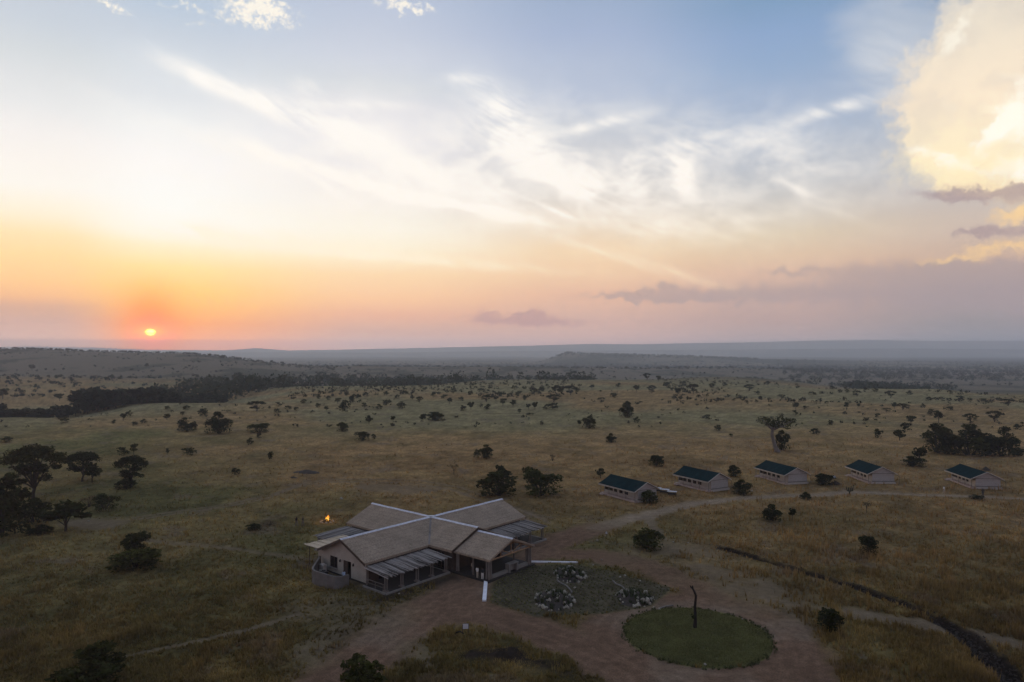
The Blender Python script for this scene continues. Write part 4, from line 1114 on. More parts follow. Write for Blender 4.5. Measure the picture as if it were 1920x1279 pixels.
NAMES = {'acacia': ('acacia_tree', 'tree'), 'bush': ('bush', 'bush'), 'gbush': ('bush', 'bush'), 'grey': ('dry_shrub', 'shrub'), 'shrub': ('thorn_shrub', 'shrub'),
         'tree': ('thorn_tree', 'tree'), 'flat': ('acacia_tree', 'tree'), 'sap': ('sapling', 'tree'), 'forest': ('forest_tree', 'tree')}
_cnt = {}
PLANTED = []
def plant(kind, px, py, w, h, label, group=None, at=None, spin=None):
    """kind, photograph position of the foot, width and height in photograph pixels"""
    g = ground_at(px, py) if at is None else at
    k = g[1] / F
    wm, hm_ = w * k * (1.2 if kind in ('bush', 'gbush', 'shrub') else 1.06), h * k * (1.1 if kind in ('bush', 'gbush') else 1.04)
    i = _cnt.get(kind, 0); _cnt[kind] = i + 1
    lib = LIB[kind]; a, b = lib[i % len(lib)]
    rz = random.uniform(0, 6.28) if spin is None else spin
    nm, ct = NAMES[kind]
    if kind in ('shrub',):
        o = link(nm, a, None, (g[0], g[1], g[2] - .02), (0, 0, rz), (wm, wm, hm_))
    else:
        o = empty(nm, (g[0], g[1], g[2] - .02), rz)
        pa = ('foliage', 'stem') if kind in ('bush', 'gbush', 'grey') else ('crown', 'trunk')
        link(pa[0], a, o, scale=(wm, wm, hm_)); link(pa[1], b, o, scale=(wm, wm, hm_))
    tag(o, label, ct, group)
    PLANTED.append((g[0], g[1], wm))
    return o
NEAR = [
    ('acacia', 63, 937, 106, 99, 'largest umbrella-crowned acacia on the grass at the picture\'s left side'),
    ('acacia', 154, 903, 60, 54, 'second umbrella acacia with a bare thin trunk, right of the largest one'),
    ('tree', 173, 905, 36, 40, 'small round thorn tree touching the second umbrella acacia'),
    ('acacia', 245, 914, 54, 58, 'acacia with a ragged crown and a black bush at its foot'),
    ('bush', 236, 916, 36, 19, 'black low bush at the foot of the ragged acacia'),
    ('bush', 4, 1004, 96, 118, 'tall dark bush cut by the left edge of the picture'),
    ('tree', 123, 997, 92, 62, 'wide low tree with a forked trunk over pale bare ground'),
    ('bush', 64, 979, 60, 46, 'dark round bush left of the wide low tree'),
    ('bush', 72, 1001, 44, 16, 'low dark bush creeping beneath the wide low tree'),
    ('gbush', 196, 957, 40, 30, 'loose leafy bush right of the wide low tree'),
    ('grey', 165, 951, 36, 22, 'brown twiggy shrub beside the loose leafy bush'),
    ('bush', 252, 1042, 56, 42, 'black bush growing on top of a grey shrub in the foreground grass'),
    ('gbush', 256, 1065, 92, 36, 'broad grey-green shrub mound under the black bush'),
    ('bush', 165, 1300, 140, 82, 'dark bush cut by the bottom edge below the footpath'),
    ('gbush', 681, 1300, 88, 70, 'bright green bush cut by the bottom edge beside the red road'),
    ('bush', 476, 993, 28, 12, 'small low bush left of the two walking people'),
    ('grey', 505, 985, 34, 10, 'flat dry shrub between the small low bush and the lodge'),
    ('bush', 935, 929, 80, 46, 'big black bush behind the lodge roof, the broader of two'),
    ('tree', 940, 905, 28, 36, 'slim tree rising behind the big black bush'),
    ('gbush', 1015, 929, 70, 46, 'big green bush behind the lodge roof'),
    ('tree', 990, 908, 25, 36, 'slim tree rising behind the big green bush'),
    ('bush', 908, 859, 33, 27, 'lone dark bush on the tan grass beyond the lodge'),
    ('sap', 851, 890, 24, 27, 'leafless sapling on the tan grass behind the lodge'),
    ('grey', 1036, 864, 15, 12, 'tiny dry shrub alone on the tan grass'),
    ('bush', 1146, 830, 20, 17, 'small dark bush on the tan grass above the tents'),
    ('bush', 1231, 874, 30, 20, 'dark bush on the grass between the first two tents'),
    ('tree', 1126, 897, 21, 21, 'small tree peeping over the roof of the first tent'),
    ('gbush', 1217, 944, 32, 25, 'leafy bush growing against the gable of the first tent'),
    ('bush', 1377, 894, 28, 23, 'dark bush right behind the second tent'),
    ('bush', 1391, 927, 35, 27, 'dark bush in front, between the second and third tent'),
    ('bush', 1543, 909, 38, 21, 'dark bush between the third and fourth tent'),
    ('bush', 1511, 936, 19, 14, 'small bush standing beside the track in front of the tents'),
    ('sap', 1625, 961, 18, 26, 'thin sapling in the dry grass below the track'),
    ('bush', 1447, 976, 37, 29, 'dark bush in the dry grass below the second tent'),
    ('tree', 1486, 974, 16, 23, 'slim small tree beside the dark bush in dry grass'),
    ('shrub', 1830, 936, 30, 9, 'low shrub by the track under the last tent'),
    ('gbush', 1211, 1028, 56, 40, 'round green bush on the grass island beside the red road'),
    ('bush', 1630, 1038, 38, 32, 'bush in the tall dry grass right of the ditch'),
    ('bush', 1558, 1184, 50, 46, 'dark bush at the road fork right of the lawn circle'),
    ('bush', 1466, 844, 27, 37, 'black leafy bush leaning on the pale trunk of the thick tree'),
    ('bush', 1757, 849, 56, 56, 'bushy tree at the left end of the dark grove'),
    ('bush', 1818, 853, 74, 60, 'tall dense bush in the middle of the dark grove'),
    ('bush', 1878, 855, 54, 54, 'bushy tree at the right end of the dark grove'),
    ('bush', 1787, 852, 40, 32, 'lower bush filling the grove between its left and middle trees'),
    ('bush', 1850, 854, 44, 38, 'lower bush filling the grove between its middle and right trees'),
    ('bush', 1909, 854, 24, 15, 'low bush at the right foot of the dark grove'),
    ('bush', 1711, 874, 42, 19, 'low dark bush left of the last tent'),
    ('tree', 1724, 865, 30, 30, 'leaning small tree above the low dark bush'),
    ('bush', 351, 809, 31, 28, 'round bush on the far grass, left of a pair'),
    ('bush', 411, 813, 46, 40, 'largest round bush of the pair on the far grass'),
    ('gbush', 486, 811, 40, 18, 'flat green bush right of the round pair'),
    ('gbush', 643, 809, 24, 18, 'rounded bright green bush far behind the lodge'),
    ('bush', 680, 826, 26, 17, 'dark bush with a small shrub at its right, far grass'),
    ('bush', 1175, 783, 32, 31, 'tall dark bush on the plateau behind the first tent'),
    ('bush', 1105, 803, 26, 23, 'round dark bush on the plateau with a little one at its left'),
    ('bush', 815, 788, 36, 16, 'long low bush on the plateau behind the lodge'),
    ('tree', 1457, 977, 6, 6, None),
]
for k, x, y, w, h, lb in NEAR:
    if lb: plant(k, x, y, w, h, lb)
MID = [(485, 822, 10, 12, 's'), (470, 834, 15, 14, 's'), (356, 854, 26, 17, 's'), (441, 891, 18, 15, 's'), (507, 861, 14, 15, 's'), (232, 854, 26, 17, 's'), (251, 854, 14, 25, 't'), (314, 853, 8, 14, 't'),
 (120, 794, 21, 13, 's'), (214, 794, 9, 8, 's'), (231, 789, 14, 16, 't'), (243, 781, 14, 12, 's'), (252, 798, 14, 8, 's'), (270, 794, 13, 9, 's'), (313, 788, 15, 14, 't'), (314, 768, 12, 8, 's'), (342, 781, 9, 11, 't'), (350, 769, 15, 10, 's'), (380, 779, 23, 14, 's'), (482, 771, 33, 19, 'f'),
 (523, 762, 12, 9, 's'), (10, 829, 30, 11, 's'), (700, 824, 10, 12, 's'), (692, 796, 17, 19, 't'), (737, 791, 11, 12, 't'), (793, 791, 16, 17, 't'), (755, 766, 20, 14, 's'), (727, 761, 18, 13, 's'), (710, 767, 15, 10, 's'), (683, 767, 11, 14, 't'), (665, 757, 20, 22, 's'), (686, 744, 13, 10, 's'), (647, 771, 23, 22, 's'),
 (773, 751, 10, 12, 't'), (787, 756, 14, 12, 'f'), (843, 758, 12, 14, 't'), (813, 744, 13, 10, 's'), (868, 771, 13, 12, 's'), (883, 768, 15, 16, 't'), (915, 769, 15, 13, 's'), (902, 764, 8, 8, 's'), (943, 761, 15, 16, 't'), (962, 763, 15, 15, 't'), (912, 754, 21, 13, 'f'), (991, 768, 11, 12, 't'), (1003, 768, 13, 16, 't'), (1033, 768, 27, 14, 's'), (1022, 769, 9, 10, 's'), (974, 776, 8, 11, 't'), (993, 779, 14, 6, 's'),
 (1070, 741, 25, 18, 'f'), (1045, 741, 26, 21, 's'), (1017, 734, 13, 10, 's'), (1002, 741, 19, 11, 'f'), (973, 743, 13, 11, 's'), (938, 744, 15, 10, 's'), (1038, 754, 29, 14, 'f'), (1086, 799, 9, 13, 't'), (1127, 756, 14, 11, 'f'), (1150, 746, 15, 11, 's'), (1195, 793, 14, 12, 's'), (1193, 736, 15, 16, 't'), (1222, 738, 19, 15, 'f'), (1270, 741, 14, 16, 't'), (1213, 713, 16, 13, 'f'), (1235, 716, 11, 13, 't'),
 (1325, 788, 11, 13, 's'), (1348, 808, 15, 12, 's'), (1370, 819, 10, 7, 's'), (1528, 814, 20, 12, 's'), (1558, 797, 13, 10, 's'), (1492, 768, 13, 15, 't'), (1491, 779, 10, 11, 's'), (1510, 767, 11, 7, 's'), (1587, 769, 10, 17, 't'), (1645, 783, 10, 9, 's'), (1647, 821, 20, 18, 's'), (1687, 826, 26, 22, 't'), (1697, 808, 19, 18, 's'), (1708, 796, 19, 18, 't'),
 (1662, 773, 16, 8, 'f'), (1693, 769, 23, 12, 'f'), (1677, 766, 12, 13, 't'), (1670, 746, 21, 13, 'f'), (1705, 741, 12, 9, 's'), (1607, 744, 15, 12, 'f'), (1523, 741, 13, 8, 's'), (1465, 748, 15, 8, 'f'), (1405, 733, 21, 12, 'f'), (1300, 738, 21, 18, 'f'), (1588, 736, 9, 7, 's'), (1747, 779, 16, 13, 's'), (1760, 793, 17, 26, 't'), (1820, 793, 27, 17, 'f'), (1865, 791, 31, 20, 'f'), (1847, 758, 18, 12, 's'), (1890, 761, 26, 13, 'f'), (1908, 806, 17, 12, 's'),
 (570, 757, 13, 10, 's'), (597, 764, 13, 9, 's'), (612, 770, 11, 9, 't'), (555, 770, 11, 8, 's'), (520, 775, 14, 9, 's'), (540, 768, 12, 9, 's'), (633, 757, 14, 12, 't'), (616, 750, 10, 9, 's'), (598, 748, 9, 8, 's'), (1335, 729, 13, 10, 'f'), (1360, 724, 12, 8, 's'), (1440, 722, 12, 9, 't'), (1420, 740, 12, 8, 's'), (1560, 730, 11, 8, 's'), (1640, 735, 12, 8, 's'), (1740, 752, 12, 9, 's'), (1800, 752, 14, 10, 'f'), (1730, 765, 10, 9, 's'), (1780, 770, 11, 9, 's'), (1550, 757, 9, 6, 's'), (1610, 762, 9, 6, 's'), (1376, 752, 9, 6, 's'), (1250, 726, 13, 11, 't'), (1282, 722, 11, 9, 's'), (1160, 726, 12, 9, 's'), (1110, 729, 12, 9, 't'), (1083, 735, 11, 8, 's'), (850, 736, 12, 9, 's'), (880, 741, 11, 8, 's'), (900, 735, 11, 8, 't'), (760, 740, 11, 9, 's'), (725, 742, 12, 9, 't'), (745, 748, 11, 9, 's'), (650, 742, 12, 9, 's'), (833, 748, 14, 9, 's'), (865, 752, 12, 9, 's'), (930, 752, 12, 10, 't'), (955, 745, 11, 9, 's'), (985, 750, 14, 10, 's'),
 (5, 748, 24, 22, 't'), (112, 752, 14, 16, 't'), (96, 719, 9, 6, 's'), (135, 716, 9, 6, 's'), (147, 721, 9, 6, 's'), (42, 737, 10, 7, 's'), (60, 695, 12, 13, 't'), (275, 690, 9, 10, 't'), (370, 710, 9, 9, 't')]
def where(x, y):
    if x < 300: a = 'left of the lodge, towards the valley forest'
    elif x < 640: a = 'between the valley forest and the lodge'
    elif x < 1000: a = 'straight behind the lodge roof'
    elif x < 1290: a = 'above the first tents'
    elif x < 1560: a = 'around the pale-trunked tree'
    else: a = 'above the dark grove and last tents'
    return ('far off, ' if y < 760 else '') + a
for x, y, w, h, k in MID:
    if k == 's': plant('shrub', x, y, w, h, 'dark thorn shrub on plateau grass, ' + where(x, y), 'thorn shrubs scattered over the plateau')
    elif k == 't': plant('tree', x, y, w, h, 'small upright thorn tree, ' + where(x, y), 'small thorn trees scattered over the plateau')
    else: plant('flat', x, y, w, h, 'small spreading acacia, ' + where(x, y), 'small acacias scattered over the plateau')

# thick pale-trunked tree behind the tents
g = ground_at(1457, 848); k = g[1] / F
bt = empty('pale_trunk_tree', (g[0], g[1], g[2] - .05)); tag(bt, 'tall tree with thick pale trunk and flat spreading crown behind the tents', 'tree')
rr = np.random.default_rng(5)
tk = MB().tube([(0.1 * k * 10, 0, 0), (-4 * k, 0, 12 * k), (-10 * k, 0, 34 * k), (-8 * k, 0, 44 * k)], [5.6 * k, 3.6 * k, 3.0 * k, 2.8 * k], 9)
cl = []
for i in range(24):
    a = i * 2.4; r = 30 * k * math.sqrt((i + .5) / 24); c = (r * math.cos(a) * 1.12, r * math.sin(a), (54 + rr.uniform(-8, 10) + r / k * .05) * k, rr.uniform(6, 10) * k, rr.uniform(3.6, 5.6) * k)
    cl.append(c)
    if i % 2: tk.tube([(-8 * k, 0, 42 * k), (c[0] * .45 - 4 * k, c[1] * .5, 49 * k), (c[0], c[1], c[2])], [1.9 * k, 1.2 * k, .5 * k], 5)
tk.build('trunk', M_PALEBARK, bt)
v, f, t_ = clump_crown(cl, 65, 1.5 * k, rr, .6)
link('crown', np_mesh('crown', v, f, [F_ACAC], tint=t_), bt)

# ------------------------------------------------------------------ forest in the valley and scrub on the plains
BX = [-300, 0, 320, 600, 960, 1344, 1728, 1984]; BYV = [250, 300, 390, 590, 716, 800, 540, 466]
def brow(x): return float(np.interp(x, BX, BYV))
fr_ = []
rr = np.random.default_rng(77)
for i in range(900):
    x = rr.uniform(-60, 1110)
    dp = np.interp(x, [-60, 20, 150, 165, 255, 262, 270, 300, 410, 540, 640, 960, 1060, 1110], [12, 14, 30, 75, 110, 20, 70, 180, 280, 340, 400, 380, 250, 60])
    if x < 160 and rr.random() < .72: continue
    if 252 < x < 272 and rr.random() < .85: continue
    dY = rr.random() * dp
    Y = brow(x) + 14 + dY
    hh = (6 + 10 * rr.random() ** 1.3) * (0.6 if x < 160 else 1.0) * (0.92 if x > 640 else 1)
    X = (x - 960) / F * Y
    fr_.append((Y, X, x, hh, hh * rr.uniform(.85, 1.25)))
fr_.sort()
front = [q for q in fr_ if q[0] - brow(q[2]) < 14 + 95][:150]
fs = set(front)
for Y, X, x, hh, ww in front:
    z = tz(X, Y)
    plant('forest', 0, 0, ww / Y * F, hh / Y * F, ('dark tree in the detached left clump of the valley forest' if x < 262 else 'dark tree in the thick middle stretch of the valley forest' if x < 540 else 'dark tree in the thin far stretch of the valley forest'), 'trees along the near edge of the valley forest', at=(X, Y, z))
def mass(name, items, label, fm, quads_per, leaf_k, seed):
    """far vegetation that reads as one mass: leaf clumps joined in one object"""
    rr = np.random.default_rng(seed); vs, ts = [], []
    for X, Y, z, w, h in items:
        n = quads_per; dv = rr.normal(size=(n, 3)); dv /= np.linalg.norm(dv, axis=1, keepdims=True)
        rad = .5 + .5 * rr.random((n, 1)) ** .6
        c = np.array((X, Y, z + h * .55)) + dv * rad * np.array((w * .46, w * .46, h * .42))
        vs.append(leaf_quads(c, None, leaf_k * max(w, h), rr, .8)); ts.append(np.repeat(np.clip(rr.normal(.5, .2) + rr.normal(0, .12, n), 0, 1), 4))
    v = np.concatenate(vs); t = np.concatenate(ts)
    o = link(name, np_mesh(name, v, np.arange(len(v)).reshape(-1, 4), [fm], tint=t)); tag(o, label, kind='stuff'); return o
rest = [q for q in fr_ if q not in fs]
XA = np.array([q[1] for q in rest]); YA = np.array([q[0] for q in rest]); ZA = terrain(XA, YA)
items = [(q[1], q[0], ZA[i], q[4], q[3]) for i, q in enumerate(rest)]
for (n, x0, x1, Y0, Y1, h0, h1) in ((170, 1560, 1790, 640, 900, 3.5, 9), (60, 1600, 1700, 700, 1000, 8, 11), (650, 1470, 2060, 1250, 2300, 6, 10), (120, 1330, 1500, 900, 1300, 4, 7)):
    x = rr.uniform(x0, x1, n); Y = rr.uniform(Y0, Y1, n)
    if n == 170: x = rr.normal(1668, 62, n); Y = 640 + rr.uniform(30, 260, n) + np.abs(x - 1668) * .9
    X = (x - 960) / F * Y; Z = terrain(X, Y)
    for i in range(n):
        h = rr.uniform(h0, h1); items.append((X[i], Y[i], Z[i], h * rr.uniform(1, 1.5), h))
mass('forest', items, 'dense dark forest filling the valley and the far right plain', F_FOREST, 60, .10, 5)
def scatter(n, x0, x1, Y0, Y1, h0, h1, seed, cut=.0, wf=1.25):
    rr = np.random.default_rng(seed); x = rr.uniform(x0, x1, n); Y = np.exp(rr.uniform(math.log(Y0), math.log(Y1), n)); X = (x - 960) / F * Y
    keep = fbm(X / 90, Y / 90, 3, seed) > cut; X, Y = X[keep], Y[keep]; Z = terrain(X, Y)
    return [(X[i], Y[i], Z[i], (w := rr.uniform(h0, h1)) * rr.uniform(.8, 1.6) * wf, w) for i in range(len(X))]
far = scatter(900, -80, 620, 520, 1380, 1.2, 3.4, 1, .42) + scatter(420, -80, 640, 1330, 1430, 2.0, 4.2, 2) + scatter(700, 600, 1980, 1000, 1700, 1.6, 4, 3, .4) \
    + scatter(3600, 560, 1990, 1650, 3900, 3, 6, 4, .4) + scatter(500, 1030, 1420, 3450, 3950, 5, 9, 6) + scatter(600, -80, 600, 1450, 3500, 3, 6, 8, .4)
mass('far_scrub', far, 'bushes dotting the hazy hills and plains beyond the valley', F_FOREST, 12, .25, 6)
pl = [q for q in scatter(900, 540, 1300, 430, 720, .7, 2.5, 9, .42) + scatter(520, 0, 1960, 260, 560, .4, 1.3, 10, .5) + scatter(600, 1250, 1960, 380, 780, .7, 2.5, 12, .42) if q[1] < brow(960 + q[0] / q[1] * F) - 8]
mass('low_scrub', pl, 'knee-high scrub speckling the far half of the plateau', F_SCRUB, 12, .22, 7)
# ------------------------------------------------------------------ lawn circle, garden, stones
def icos(seed, sub=2):
    bm = bmesh.new(); bmesh.ops.create_icosphere(bm, subdivisions=sub, radius=.5)
    rr = random.Random(seed)
    for v in bm.verts:
        f_ = 1 + .16 * math.sin(v.co.x * 7 + seed) + .13 * math.sin(v.co.y * 9 + 2 * seed) + rr.uniform(-.05, .05); v.co = Vector((v.co.x * f_, v.co.y * f_, v.co.z * f_ * .85))
    me = bpy.data.meshes.new('stone'); bm.to_mesh(me); bm.free(); me.materials.append(M_STONE); return me
STN = [icos(i) for i in range(5)]
def tuft_arrays(P3, colr, h0, h1, w0, w1, nb, rr, lean=.5):
    """grass-like tufts: nb pointed blades fanning from each foot"""
    n = len(P3); P3 = np.repeat(P3, nb, 0); c = np.repeat(colr, nb, 0)
    m = len(P3); a = rr.uniform(0, 6.283, m); h = rr.uniform(h0, h1, m) * np.repeat(rr.uniform(.6, 1.3, n), nb); w = rr.uniform(w0, w1, m)
    dx, dy = np.cos(a), np.sin(a); l = rr.uniform(.15, 1, m) * lean * h
    off = rr.uniform(0, .12, m)
    b0 = P3 + np.stack([dx * off - dy * w, dy * off + dx * w, np.full(m, -.02)], 1)
    b1 = P3 + np.stack([dx * off + dy * w, dy * off - dx * w, np.full(m, -.02)], 1)
    tp = P3 + np.stack([dx * (off + l), dy * (off + l), h], 1)
    v = np.stack([b0, b1, tp], 1).reshape(-1, 3)
    c = c * rr.uniform(.7, 1.35, (m, 1))
    return v, np.arange(len(v)).reshape(-1, 3), np.repeat(c, 3, 0)
def grass_mat(name):
    m = bpy.data.materials.new(name); m.use_nodes = True; nt = m.node_tree; b = NB(nt); nt.nodes.clear()
    at = b.new('ShaderNodeAttribute', attribute_name='soil')
    df = b.new('ShaderNodeBsdfDiffuse'); nt.links.new(at.outputs['Color'], df.inputs[0])
    tr = b.new('ShaderNodeBsdfTranslucent'); nt.links.new(at.outputs['Color'], tr.inputs[0])
    mx = b.new('ShaderNodeMixShader'); mx.inputs[0].default_value = .35
    nt.links.new(df.outputs[0], mx.inputs[1]); nt.links.new(tr.outputs[0], mx.inputs[2])
    o = b.new('ShaderNodeOutputMaterial'); nt.links.new(mx.outputs[0], o.inputs[0]); return m
M_GRASS = grass_mat('grass_blades')
rr = np.random.default_rng(3)
BEDS = [(1068, 1078, 31, 15, 'stony planting bed in the garden nearest the narrow white kerb'), (1039, 1126, 38, 20, 'largest stony planting bed, by the road edge of the garden'), (1190, 1122, 35, 16, 'stony planting bed nearest the lawn circle')]
BEDW = []
for bi, (x, y, rx, ry, lb) in enumerate(BEDS):
    X, Y = gp(x, y); kx = rx / F * Y; ky = (gp(x, y - ry)[1] - gp(x, y + ry)[1]) / 2
    BEDW.append((X, Y, kx, ky))
    e = empty('rock_garden', (X, Y, tz(X, Y))); tag(e, lb, 'rock garden', 'stony beds in the lodge garden')
    # mound
    b = MB(); n0 = 26
    for j in range(6):
        t = j / 5
        for i in range(n0):
            a = 2 * math.pi * i / n0; r = 1 - t * .98; jt = 1 + .06 * math.sin(3 * a + bi) + .04 * math.sin(7 * a)
            b.v.append((kx * r * jt * math.cos(a), ky * r * jt * math.sin(a), -.06 + .5 * (1 - (r) ** 2) + .04 * math.sin(5 * a + j)))
    for j in range(5):
        for i in range(n0): b.f.append((j * n0 + i, j * n0 + (i + 1) % n0, (j + 1) * n0 + (i + 1) % n0, (j + 1) * n0 + i))
    b.f.append(tuple(5 * n0 + i for i in range(n0)))
    b.build('soil_mound', M_SOIL, e, smooth=True)
    cnt = (40, 52, 46)[bi]
    for i in range(cnt):
        r = math.sqrt(rr.random()) if i > cnt // 2 else rr.uniform(.86, 1.02); a = rr.uniform(0, 6.283)
        s = rr.uniform(.18, .42) if rr.random() < .8 else rr.uniform(.42, .62)
        link('stone', STN[i % 5], e, (kx * r * math.cos(a), ky * r * math.sin(a), -.05 + .5 * (1 - r * r) + s * .22), (rr.uniform(0, 6), rr.uniform(0, 6), rr.uniform(0, 6)), (s, s * .85, s * .9))
    # spiky dark succulents between the stones
    m = 70; r = np.sqrt(rr.random(m)) * .95; a = rr.uniform(0, 6.283, m)
    P3 = np.stack([kx * r * np.cos(a), ky * r * np.sin(a), -.05 + .5 * (1 - r * r)], 1)
    v, f, c = tuft_arrays(P3, np.broadcast_to(np.array((.040, .050, .022)), (m, 3)), .25, .6, .03, .06, 9, rr, .9)
    link('succulents', np_mesh('succulents', v, f, [M_GRASS], soil=c), e)['kind'] = 'stuff'
# rows of planted plugs across the garden soil
gx, gy = np.array(GARDEN).T
px_, py_ = np.meshgrid(np.arange(gx.min(), gx.max(), .52), np.arange(gy.min(), gy.max(), .52)); ca, sa = math.cos(.5), math.sin(.5)
mx_, my_ = gx.mean(), gy.mean()
qx = (px_ - mx_) * ca * 1.3 - (py_ - my_) * sa * 1.3 + mx_; qy = (px_ - mx_) * sa * 1.3 + (py_ - my_) * ca * 1.3 + my_
qx = qx.ravel() + rr.normal(0, .06, qx.size); qy = qy.ravel() + rr.normal(0, .06, qy.size)
ok = in_poly(qx, qy, GARDEN) & (rr.random(qx.size) > .12)
for X, Y, kx, ky in BEDW: ok &= ((qx - X) / (kx + .2)) ** 2 + ((qy - Y) / (ky + .2)) ** 2 > 1
qx, qy = qx[ok], qy[ok]
cc = np.array((.080, .078, .032)) * (.7 + .8 * fbm(qx / 3, qy / 3, 3, 61))[:, None] * (1 + .5 * (1 - sstep(qx, -2, 6)))[:, None]
v, f, c = tuft_arrays(np.stack([qx, qy, terrain(qx, qy)], 1), cc, .10, .22, .05, .085, 8, rr, 1.3)
tag(link('ground_cover', np_mesh('ground_cover', v, f, [M_GRASS], soil=c)), 'rows of low planted plugs covering the garden soil', kind='stuff')
# dark clods thrown up along the ditch
m = 1300; tpar = rr.random(m) ** .8; dpts = np.array(DITCH); seg = tpar * (len(dpts) - 1); i0 = np.minimum(seg.astype(int), len(dpts) - 2); fr0 = (seg - i0)[:, None]
ctr = dpts[i0] * (1 - fr0) + dpts[i0 + 1] * fr0; wdd = (.6 + 1.0 * tpar ** 2)[:, None]
ctr = ctr + rr.normal(0, .55, (m, 2)) * wdd; cs_ = rr.uniform(.06, .2, m) * (.7 + .6 * tpar)
base8 = np.array([(1, 0, 0), (0, 1, 0), (-1, 0, 0), (0, -1, 0), (0, 0, .8), (0, 0, -.5)], float); f8 = np.array([(0, 1, 4), (1, 2, 4), (2, 3, 4), (3, 0, 4), (1, 0, 5), (2, 1, 5), (3, 2, 5), (0, 3, 5)])
an_ = rr.uniform(0, 6.28, m); bb = base8[None] * rr.uniform(.6, 1.3, (m, 6, 1)) * cs_[:, None, None]
vx = bb[..., 0] * np.cos(an_)[:, None] - bb[..., 1] * np.sin(an_)[:, None] + ctr[:, :1]; vy = bb[..., 0] * np.sin(an_)[:, None] + bb[..., 1] * np.cos(an_)[:, None] + ctr[:, 1:]
vz = bb[..., 2] + terrain(ctr[:, 0], ctr[:, 1])[:, None] + .04
tag(link('clods', np_mesh('clods', np.stack([vx, vy, vz], -1).reshape(-1, 3), (f8[None] + (np.arange(m) * 6)[:, None, None]).reshape(-1, 3), [M_SOIL])), 'clods of dark earth thrown up along the ditch', kind='stuff')
# log edgings in the garden
def logline(pts, r, label):
    q = [(*gp(x, y), 0) for x, y in pts]; q = [(a, b_, tz(a, b_) + r * .6) for a, b_, _ in q]
    tag(MB().tube(q, [r] * len(q), 6).build('log_edging', M_PALEBARK), label, 'log')
logline([(1044, 1088), (1050, 1093), (1062, 1099), (1068, 1105), (1073, 1112)], .10, 'curved pale log edging between two stony beds')
logline([(1148, 1089), (1156, 1096), (1166, 1100), (1172, 1106)], .09, 'short pale log edging above the stony bed by the lawn')
logline([(1236, 1142), (1248, 1138), (1262, 1136)], .08, 'fallen branch lying on the rim of the lawn circle')
# loose stones round the garden and the lawn
loose = [(1078, 1103, .32), (1112, 1060, .25), (1128, 1050, .22), (1163, 1083, .3), (1172, 1080, .28), (1200, 1090, .25), (1120, 1014, .3), (1165, 1003, .25), (1236, 1143, .3), (1226, 1140, .26), (1322, 1247, .25), (1320, 1180, .1), (166, 978, .34), (1392, 1162, .2), (1262, 1017, .25), (1290, 1018, .22), (748, 1114, .22), (640, 936, .6), (1410, 921, .4), (1770, 921, .35)]
for x, y, s in loose:
    X, Y, z = ground_at(x, y)
    o = link('loose_stone', STN[random.randrange(5)], None, (X, Y, z + s * .2), (0, 0, random.uniform(0, 6)), (s * 1.2, s, s)); tag(o, 'loose pale stone lying on the ground around the garden and tracks', 'stone', 'loose pale stones')
# border of small plants round the lawn
m = 230; a = np.sort(rr.uniform(0, 6.283, m)); rad = LAWN_R + rr.normal(0, .2, m)
bx, by = LAWN_C[0] + rad * np.cos(a), LAWN_C[1] + rad * np.sin(a)
v, f, c = tuft_arrays(np.stack([bx, by, terrain(bx, by)], 1), np.broadcast_to(np.array((.070, .074, .032)), (m, 3)), .08, .24, .04, .07, 7, rr, .9)
tag(link('border_plants', np_mesh('border_plants', v, f, [M_GRASS], soil=c)), 'ring of small leafy plants edging the lawn circle', kind='stuff')
# mown blades of the lawn itself
m = 26000; rad = LAWN_R * np.sqrt(rr.random(m)) * .99; a = rr.uniform(0, 6.283, m); bx, by = LAWN_C[0] + rad * np.cos(a), LAWN_C[1] + rad * np.sin(a)
cc = C_LAWN * (.8 + .7 * fbm(bx / 1.5, by / 1.5, 3, 71))[:, None]
v, f, c = tuft_arrays(np.stack([bx, by, terrain(bx, by)], 1), cc, .04, .11, .03, .05, 3, rr, 1.0)
tag(link('lawn_grass', np_mesh('lawn_grass', v, f, [M_GRASS], soil=c)), 'short mown grass of the lawn circle', kind='stuff')
# dead forked trunk in the middle of the lawn
X, Y = gp(1303, 1177); k = Y / F
dt = empty('dead_tree', (X, Y, tz(X, Y) - .1)); tag(dt, 'bare dead trunk with a forked tip standing in the lawn circle', 'tree')
MB().tube([(0, 0, 0), (1.0 * k, 0, 18 * k), (.5 * k, .1, 40 * k), (2.0 * k, 0, 62 * k)], [.22, .165, .145, .12], 9).build('trunk', M_DEADWOOD, dt)
MB().tube([(2.0 * k, 0, 61 * k), (-1.0 * k, 0, 69 * k), (-3.5 * k, .1, 74 * k), (-4 * k, .1, 80 * k)], [.13, .12, .10, .06], 7).build('limb', M_DEADWOOD, dt)
MB().tube([(-3.2 * k, .1, 73 * k), (-7 * k, .1, 77 * k), (-8.5 * k, .1, 80 * k)], [.09, .08, .05], 6).build('limb', M_DEADWOOD, dt)
MB().tube([(.8 * k, 0, 21 * k), (-4 * k, -.1, 25 * k)], [.07, .03], 6).build('limb', M_DEADWOOD, dt)
sp = np.random.default_rng(8); v, f, t_ = clump_crown([(-5 * k, -.15, 25 * k, .28, .22), (-3 * k, 0, 22 * k, .2, .18)], 40, .09, sp)
link('leafy_sprout', np_mesh('leafy_sprout', v, f, [F_GREEN], tint=t_), dt)
